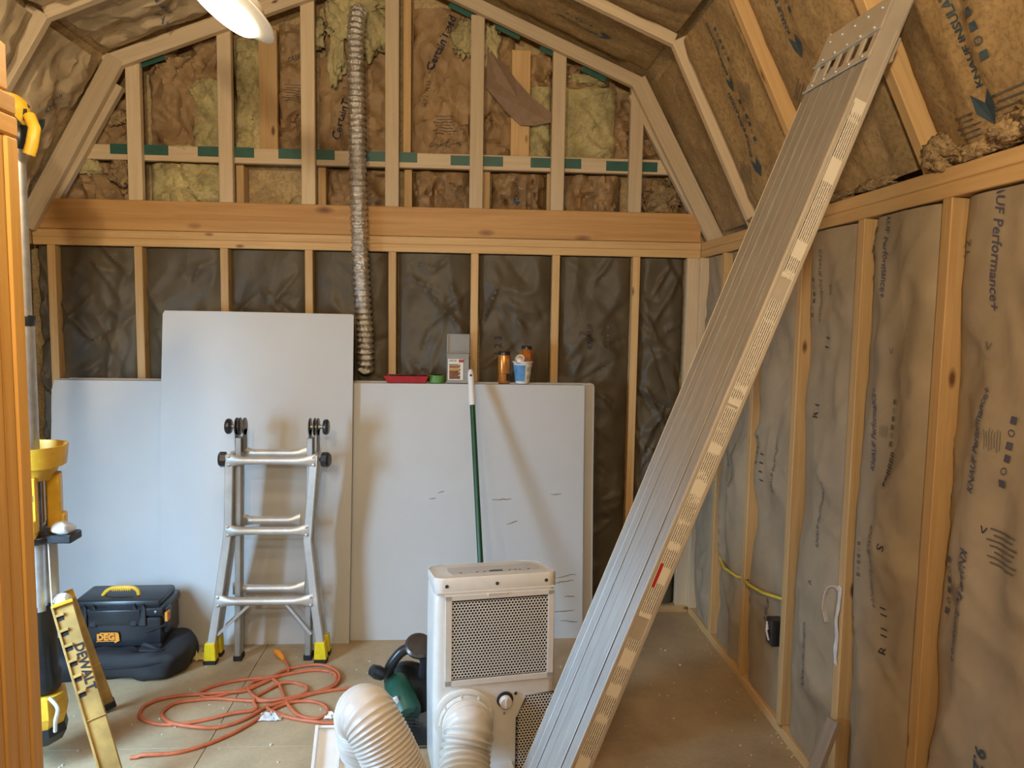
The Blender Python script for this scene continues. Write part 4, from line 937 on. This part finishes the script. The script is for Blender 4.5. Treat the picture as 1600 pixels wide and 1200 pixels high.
MB().tube(spline([(.66, -.62, .125), (.68, -.65, .145), (.72, -.665, .14), (.75, -.65, .118)], 6), .008, 8).build('strap', 'fabric', t)
MB().box((.70, -.64, .127), (.08, .05, .008), Matrix.Rotation(R(12), 3, 'X')).build('flap', 'fabric', t, .003)
t = thing('hard_case', 'black hard tool case with yellow handle and orange logo', 'case', (.545, -.52, .120), (0, 0, R(2)))
Z0 = 0
def cbox(name, mat, x0, x1, y0, y1, z0, z1, bev, par=None, segs=2): return MB().box(((x0 + x1) / 2, (y0 + y1) / 2, (z0 + z1) / 2), (x1 - x0, y1 - y0, z1 - z0)).build(name, mat, par or t, bev, local=True, segs=segs, smooth=True)
cbox('lower_shell', 'black', -.185, .185, -.10, .13, 0, .128, .014)
cbox('upper_shell', 'black', -.192, .192, -.098, .128, .13, .168, .010)
cbox('lid', 'black', -.178, .178, -.085, .115, .16, .198, .016)
cbox('front_band', 'black', -.105, .105, -.109, -.09, .10, .165, .005)
for x in (-.125, -.088, .075, .112):
    MB().prism([(-.016, .095), (.016, .095), (.013, .165), (.0, .186), (-.013, .165)], -.112, -.088, lambda xx, zz, d: (x + xx, d + max(0, zz - .15) * .5, zz)).build('front_rib', 'black', t, .003, local=True)
for s_ in (-1, 1):
    cbox('latch', 'black', s_ * .188 - .012, s_ * .188 + .016, -.075, -.02, .05, .155, .004)
    MB().box((s_ * .205, -.075, .125), (.012, .035, .04)).build('latch_tab', 'orange' if s_ > 0 else 'black', t, .002, local=True)
    MB().tube([(s_ * .125, -.105, .07), (s_ * .15, -.112, .078), (s_ * .20, -.09, .09)], .004, 6).build('side_rib', 'black', t, local=True)
for x in (-.165, .165):
    MB().lathe([(.007, 0), (.006, .003), (0, .004)], (x, -.0975, .150), (0, -1, .2), 10).build('bolt', 'dark_steel', t, local=True)
hd = spline([(-.085, -.015, .190), (-.066, -.015, .215), (-.032, -.015, .230), (.035, -.015, .230), (.062, -.015, .215), (.066, -.015, .190)], 8)
MB().tube(hd, .0085, 10).build('handle', 'yellow', t, local=True)
MB().box((0, -.015, .226), (.085, .026, .012)).build('handle_grip', 'yellow', t, .004, local=True)
for k in range(9): MB().box((-.036 + .009 * k, -.029, .224), (.004, .004, .010)).build('grip_bump', 'yellow', t, .001, local=True)
lg = MB().prism([(-.082 + .02, .028), (-.066 + .02, .070), (.044 - .02, .070), (.050 - .02, .064), (.052 - .02, .034), (.034 - .02, .024), (.03 - .02, .031), (-.078 + .02, .031)], -.1105, -.1095, lambda x, z, d: (x - .012, d, z)).build('logo_plate', 'orange', t, local=True)
MB().box((-.034, -.1108, .050), (.074, .0008, .031)).build('logo_field', 'black', lg, local=True)
flat_text(lg, 'DEG', .036, (-.034, -.1114, .050), X_, Z_, 'orange', 'logo_letters', bold=.0022, local=True)

# ---- tripod work light
t = thing('tripod_work_light', 'yellow and black tripod work light with steel pole behind the partition', 'work light', (.625, -1.30, 0))
bx0, by0 = .600, -1.28
P0 = Vector((bx0, by0, 0))
def at(z, dx=0, dy=0): return Vector((bx0 + dx - .045 * (z - .1) * .0, by0 + dy, z))
MB().tube([at(.6), at(1.52)], .031, 20).build('lower_pole', 'steel', t); MB().tube([at(1.5), at(2.06)], .026, 20).build('upper_pole', 'steel', t)
MB().lathe([(.033, 0), (.035, .004), (.035, .03), (.033, .034)], at(1.485), seg=20).build('clamp_band', 'black', t)
hdp = at(2.075)
MB().lathe([(.030, -.04), (.038, -.02), (.038, .03), (.030, .04)], hdp, seg=20).build('head_mount', 'black', t)
hh = MB().lathe([(.0, -.04), (.04, -.036), (.06, -.016), (.064, .016), (.058, .024), (.048, .024)], hdp + Vector((-.01, -.02, .065)), (-.3, .45, .5), 26).build('lamp_head', 'yellow', t)
for k in range(9):
    an = 2 * math.pi * k / 9; MB().box(hdp + Vector((-.01 + .058 * math.cos(an), -.03 + .04 * math.sin(an), .06 + .034 * math.sin(an))), (.010, .006, .035), Matrix.Rotation(an, 3, 'Y')).build('cooling_fin', 'black', hh)
MB().tube([hdp + Vector((.055, -.02, .06)), hdp + Vector((.075, -.03, .02)), hdp + Vector((.065, -.03, -.03)), hdp + Vector((.055, -.03, -.06))], .018, 10).build('bracket_arm', 'yellow', t)
# hub
MB().lathe([(.074, .99), (.082, 1.025), (.106, 1.034), (.113, 1.10), (.107, 1.10), (.101, 1.045), (.086, 1.04), (.06, 1.03)], at(0), seg=14).build('hub_cup', 'yellow', t)
hb = MB()
for k in range(4):
    an = R(20 + 90 * k); hb.box(at(.915, .068 * math.cos(an), .068 * math.sin(an)), (.040, .058, .18), Matrix.Rotation(an, 3, 'Z'))
    hb.box(at(.84, .075 * math.cos(an), .075 * math.sin(an)), (.05, .05, .06), Matrix.Rotation(an, 3, 'Z'))
hb.build('hub_frame', 'yellow', t, .004)
MB().box(at(.94, .03, -.075), (.04, .002, .02)).build('hub_label', 'marker', t)
tr = MB().lathe([(.05, .785), (.085, .785), (.088, .80), (.084, .81), (.05, .81)], at(0), seg=24).box(at(.80, .085, -.01), (.12, .075, .028)).build('carry_ring', 'black', t, .004)
blob('dust_wrap', 'film', t, bx0 + .07, bx0 + .135, by0 - .05, by0 + .03, .812, .845, 2.5, .02, 3, 20, 10, 20)
for dx, dy, mt in ((-.03, -.035, 'grey'), (.03, -.03, 'steel'), (0, .03, 'steel'), (.045, .01, 'grey')): MB().tube([at(.56, dx, dy), at(.79, dx, dy)], .026, 12).build('column_tube', mt, t)
MB().tube([at(.80, .066, -.03), at(.57, .07, -.03)], .003, 6).build('white_string', 'white_strip', t)
MB().lathe([(.0, 0), (.022, .006), (.026, .025), (.016, .045), (0, .05)], at(.575, .07, .0), (.9, -.2, .35), 12).build('release_knob', 'white', t)
MB().lathe([(.05, .27), (.066, .28), (.068, .33), (.060, .345), (.060, .54), (.066, .55), (.066, .575), (.05, .58)], at(0), seg=24).build('battery_column', 'black', t)
MB().lathe([(.04, .15), (.075, .16), (.088, .20), (.08, .265), (.05, .275)], at(0), seg=8).build('base_body', 'yellow', t, smooth=False)
MB().lathe([(.03, .105), (.07, .105), (.085, .135), (.08, .162), (.04, .165)], at(0), seg=8).build('base_bumper', 'black', t, smooth=False)
MB().tube(spline([at(.27, .06, -.05), at(.24, .09, -.06), at(.20, .085, -.065), at(.16, .08, -.06)], 6), .006, 8).build('wrap_strap', 'film', t)
def leg(top, foot, wd, name, ribs=True, text=False):
    top, foot = Vector(top), Vector(foot); z = (foot - top).normalized(); L = (foot - top).length
    vw = (CAM - top).normalized(); n = (vw - z * vw.dot(z)).normalized(); x = n.cross(z).normalized()
    if x.x < 0: x = -x
    def q(u, v_, d): return top + x * u + z * v_ + n * d
    def bx_(u0, u1, v0, v1, d0, d1, bev, nm, mat, par): 
        vs = [q(u, v_, d) for d in (d0, d1) for u, v_ in ((u0, v0), (u1, v0), (u1, v1), (u0, v1))]
        return MB().add(vs, [(3, 2, 1, 0), (4, 5, 6, 7), (0, 1, 5, 4), (1, 2, 6, 5), (2, 3, 7, 6), (3, 0, 4, 7)]).build(nm, mat, par, bev)
    lg_ = bx_(-wd / 2, wd / 2, 0, L, -.022, 0, .004, name, 'dusty_yellow', t)
    bx_(-wd / 2, wd / 2, -.004, .008, -.03, .012, .002, 'leg_cap', 'yellow', lg_)
    bx_(-wd / 2 - .002, -wd / 2 + .005, 0, L, -.024, .006, .001, 'leg_edge', 'dusty_yellow', lg_)
    if ribs:
        for k in range(6):
            bx_(-wd * .42, -wd * .05, .03 + k * .05, .039 + k * .05, 0, .008, .001, 'leg_rib', 'dusty_yellow', lg_)
            bx_(-wd * .40, -wd * .10, .039 + k * .05, .052 + k * .05, -.001, .001, 0, 'leg_pocket', 'marker', lg_)
        bx_(-wd * .5, wd * .5, L * .58, L * .585, 0, .004, .001, 'leg_ridge', 'dusty_yellow', lg_)
    if text: flat_text(lg_, 'DEWALT', .038, q(wd * .17, .215, .0012), z, n.cross(z), 'marker', 'leg_text', bold=.0008)
    bx_(-wd / 2 - .003, wd / 2 + .003, L - .035, L + .0, -.026, .004, .004, 'leg_foot', 'black_rubber', lg_)
leg((.715, -1.335, .592), (.955, -1.50, .012), .062, 'leg', True, True)
leg((.66, -1.20, .56), (.66, -.93, .012), .05, 'leg', True); leg((.56, -1.30, .56), (.36, -1.45, .012), .05, 'leg', True)

# ---- extension cord
raw = [(50, 770), (200, 755), (350, 735), (500, 690), (640, 630), (740, 575), (810, 530), (900, 480), (1000, 445), (1100, 440), (1170, 460), (1200, 500), (1160, 535), (1090, 540), (1010, 510), (960, 450), (935, 390), (910, 335), (860, 305), (760, 308), (640, 325), (540, 350), (470, 380), (458, 402), (500, 420), (600, 400), (720, 365), (830, 325), (950, 260), (1060, 238), (1180, 240), (1255, 275), (1265, 320), (1220, 360), (1100, 395), (980, 425), (850, 440), (700, 435), (550, 425), (430, 435), (320, 450), (250, 490), (235, 530), (280, 570), (380, 595), (500, 600), (620, 580), (740, 535), (850, 470), (960, 440), (1060, 400), (1080, 375), (1060, 350), (1000, 335), (920, 345), (850, 375), (790, 410), (770, 450), (780, 490), (650, 515), (480, 550), (350, 572), (220, 575), (130, 550), (105, 515), (140, 465), (240, 425), (380, 405), (560, 400), (700, 385), (800, 345), (900, 300), (1000, 275), (1120, 258), (1200, 265), (1245, 290), (1235, 340), (1150, 380), (1050, 410), (900, 440), (800, 435), (750, 395), (740, 355), (790, 318), (890, 300), (965, 275), (970, 240), (945, 200)]
tail = [(1330, 362), (1230, 375), (1120, 395), (1020, 425), (900, 465), (850, 490), (950, 528), (1050, 550), (1150, 565), (1260, 565), (1300, 560)]
CX = [Vector((rr.x, rr.y, rr.z)), Vector((uu.x, uu.y, uu.z)), f]
def floor_pt(x, y, z=0):
    X = 190 + x / 3.7209; Y = 980 + y / 3.7209; d = CX[0] * ((X - 800) / 1178.28) + CX[1] * (-(Y - 600) / 1178.28) + f; s_ = (z - CAM.z) / d.z; return CAM + d * s_
t = thing('extension_cord', 'orange extension cord lying in loose coils on the floor', 'cord', (1.15, -.85, 0))
def cordpath(pts, seed):
    K = [floor_pt(*p) for p in pts]; out_ = spline(K, 6)
    for i, p in enumerate(out_): p.z = .0068 + .010 * max(0, noise.noise(Vector((i * .09, seed, 0)))) * (0 if i < 3 else 1)
    return out_
MB().tube(cordpath(raw, 1.5), .0068, 10).build('cord_coil', 'cord', t); MB().tube(cordpath(tail, 8.5), .0068, 10).build('cord_tail', 'cord', t)
pe = floor_pt(945, 200); pf = floor_pt(895, 155); dd_ = (pf - pe).normalized()
MB().tube([pe + Vector((0, 0, .008)), pe + dd_ * .02 + Vector((0, 0, .012)), pe + dd_ * .05 + Vector((0, 0, .016)), pe + dd_ * .085 + Vector((0, 0, .016)), pe + dd_ * .09 + Vector((0, 0, .015))], [.007, .011, .016, .016, .012], 12).build('cord_socket', 'orange', t)
def crumple(name, label, cat, c, sx, sy, h, mat, seed, n=9, group=None):
    vs = []; fs = []
    for j in range(n + 1):
        for i in range(n + 1):
            x = (i / n - .5) * sx; y = (j / n - .5) * sy; e = max(abs(i / n - .5), abs(j / n - .5)) * 2
            k_ = Vector((i * .9, j * .9, seed)); vs.append(Vector(c) + Vector((x + sx * .08 * noise.noise(k_), y + sy * .08 * noise.noise(k_ + Vector((7, 0, 0))), max(.002, h * (1 - e * .7) * (.6 + 1.2 * noise.noise(k_ * 1.3 + Vector((0, 0, 4))))))))
    for j in range(n):
        for i in range(n): fs.append((j * (n + 1) + i, j * (n + 1) + i + 1, (j + 1) * (n + 1) + i + 1, (j + 1) * (n + 1) + i))
    b = MB(); b.add(vs, fs); o = b.build(name, mat, None, fix=False); m_ = o.modifiers.new('s', 'SOLIDIFY'); m_.thickness = .001; m_.offset = 1
    return tag(o, label, cat, group)
crumple('plastic_tag', 'crumpled clear plastic tag on the orange cord', 'tag', floor_pt(868, 530), .085, .05, .03, 'film', 3)
crumple('paper_scrap', 'small crumpled paper scrap beside the hose panel', 'scrap', floor_pt(1225, 520), .06, .05, .025, 'chip', 9)
for i, (x, y, s_) in enumerate(((400, 165, .07), (435, 150, .05), (470, 190, .05), (380, 135, .05), (445, 190, .04))):
    p = floor_pt(x, y); crumple('insulation_scrap', ['largest pale yellow insulation scrap beside the bag', 'small insulation scrap nearest the drywall by the ladder foot', 'insulation scrap in front of the yellow ladder foot', 'insulation scrap touching the bag end', 'smallest insulation scrap between bag and ladder'][i], 'scrap', p, s_, s_ * .8, .045, 'wool_scrap', i * 2.3, 7, 'insulation scraps by the ladder foot')
# floor crumbs
b = MB()
for k in range(190):
    x, y = random.uniform(.5, 3.1), random.uniform(-1.6, -.42); s_ = random.uniform(.002, .007) * (1.6 if random.random() < .08 else 1)
    b.box((x, y, s_ * .25), (s_, s_ * random.uniform(.5, 1.2), s_ * .5), Matrix.Rotation(random.uniform(0, 3), 3, 'Z'))
for k in range(45):
    y = random.uniform(-1.9, -.2); x = 3.19 - abs(random.gauss(0, .03)); s_ = random.uniform(.002, .006); b.box((x, y, s_ * .25), (s_, s_ * random.uniform(.5, 1.2), s_ * .5), Matrix.Rotation(random.uniform(0, 3), 3, 'Z'))
o = b.build('floor_debris', 'chip', None, fix=False); tag(o, 'scattered pale crumbs and dust on the floor', 'debris', kind='stuff')
# grey scrap board leaning at the lower right
t = thing('scrap_board', 'weathered grey scrap board leaning against the right wall stud', 'board', (3.0, -1.60, 0))
board('plank', (3.03, -1.665, .008), (3.172, -1.60, .30), .055, .018, Y_, 'grey_wood', t)
# white strap hanging on a stud
t = thing('white_strap', 'torn white plastic strap hanging on a right wall stud', 'strap', (3.18, -1.555, .6))
def ribbon(pts, wv, wd, th, name, par):
    P_ = spline(pts, 6); vs = []; fs = []; wv = Vector(wv).normalized()
    for i, p in enumerate(P_):
        tg = (P_[min(i + 1, len(P_) - 1)] - P_[max(i - 1, 0)]).normalized(); n_ = tg.cross(wv).normalized(); ww = wd * (1 + .35 * noise.noise(p * 40))
        for a_, b_ in ((-1, -1), (1, -1), (1, 1), (-1, 1)): vs.append(p + wv * ww / 2 * a_ + n_ * th / 2 * b_)
    for i in range(len(P_) - 1):
        for k in range(4): fs.append((i * 4 + k, i * 4 + (k + 1) % 4, i * 4 + 4 + (k + 1) % 4, i * 4 + 4 + k))
    fs += [(0, 1, 2, 3), tuple(len(vs) - 4 + k for k in range(4))]
    b = MB(); b.add(vs, fs); return b.build(name, 'white_strip', par)
ribbon([(3.187, -1.563, .70), (3.180, -1.550, .712), (3.168, -1.530, .70), (3.162, -1.517, .66), (3.165, -1.514, .62), (3.170, -1.522, .585)], (1, .3, 0), .014, .002, 'strap_loop', t)
ribbon([(3.1885, -1.560, .715), (3.1875, -1.557, .65), (3.185, -1.552, .60), (3.188, -1.556, .55), (3.187, -1.553, .50), (3.189, -1.556, .46)], (0, 1, 0), .018, .002, 'strap_tail', t)
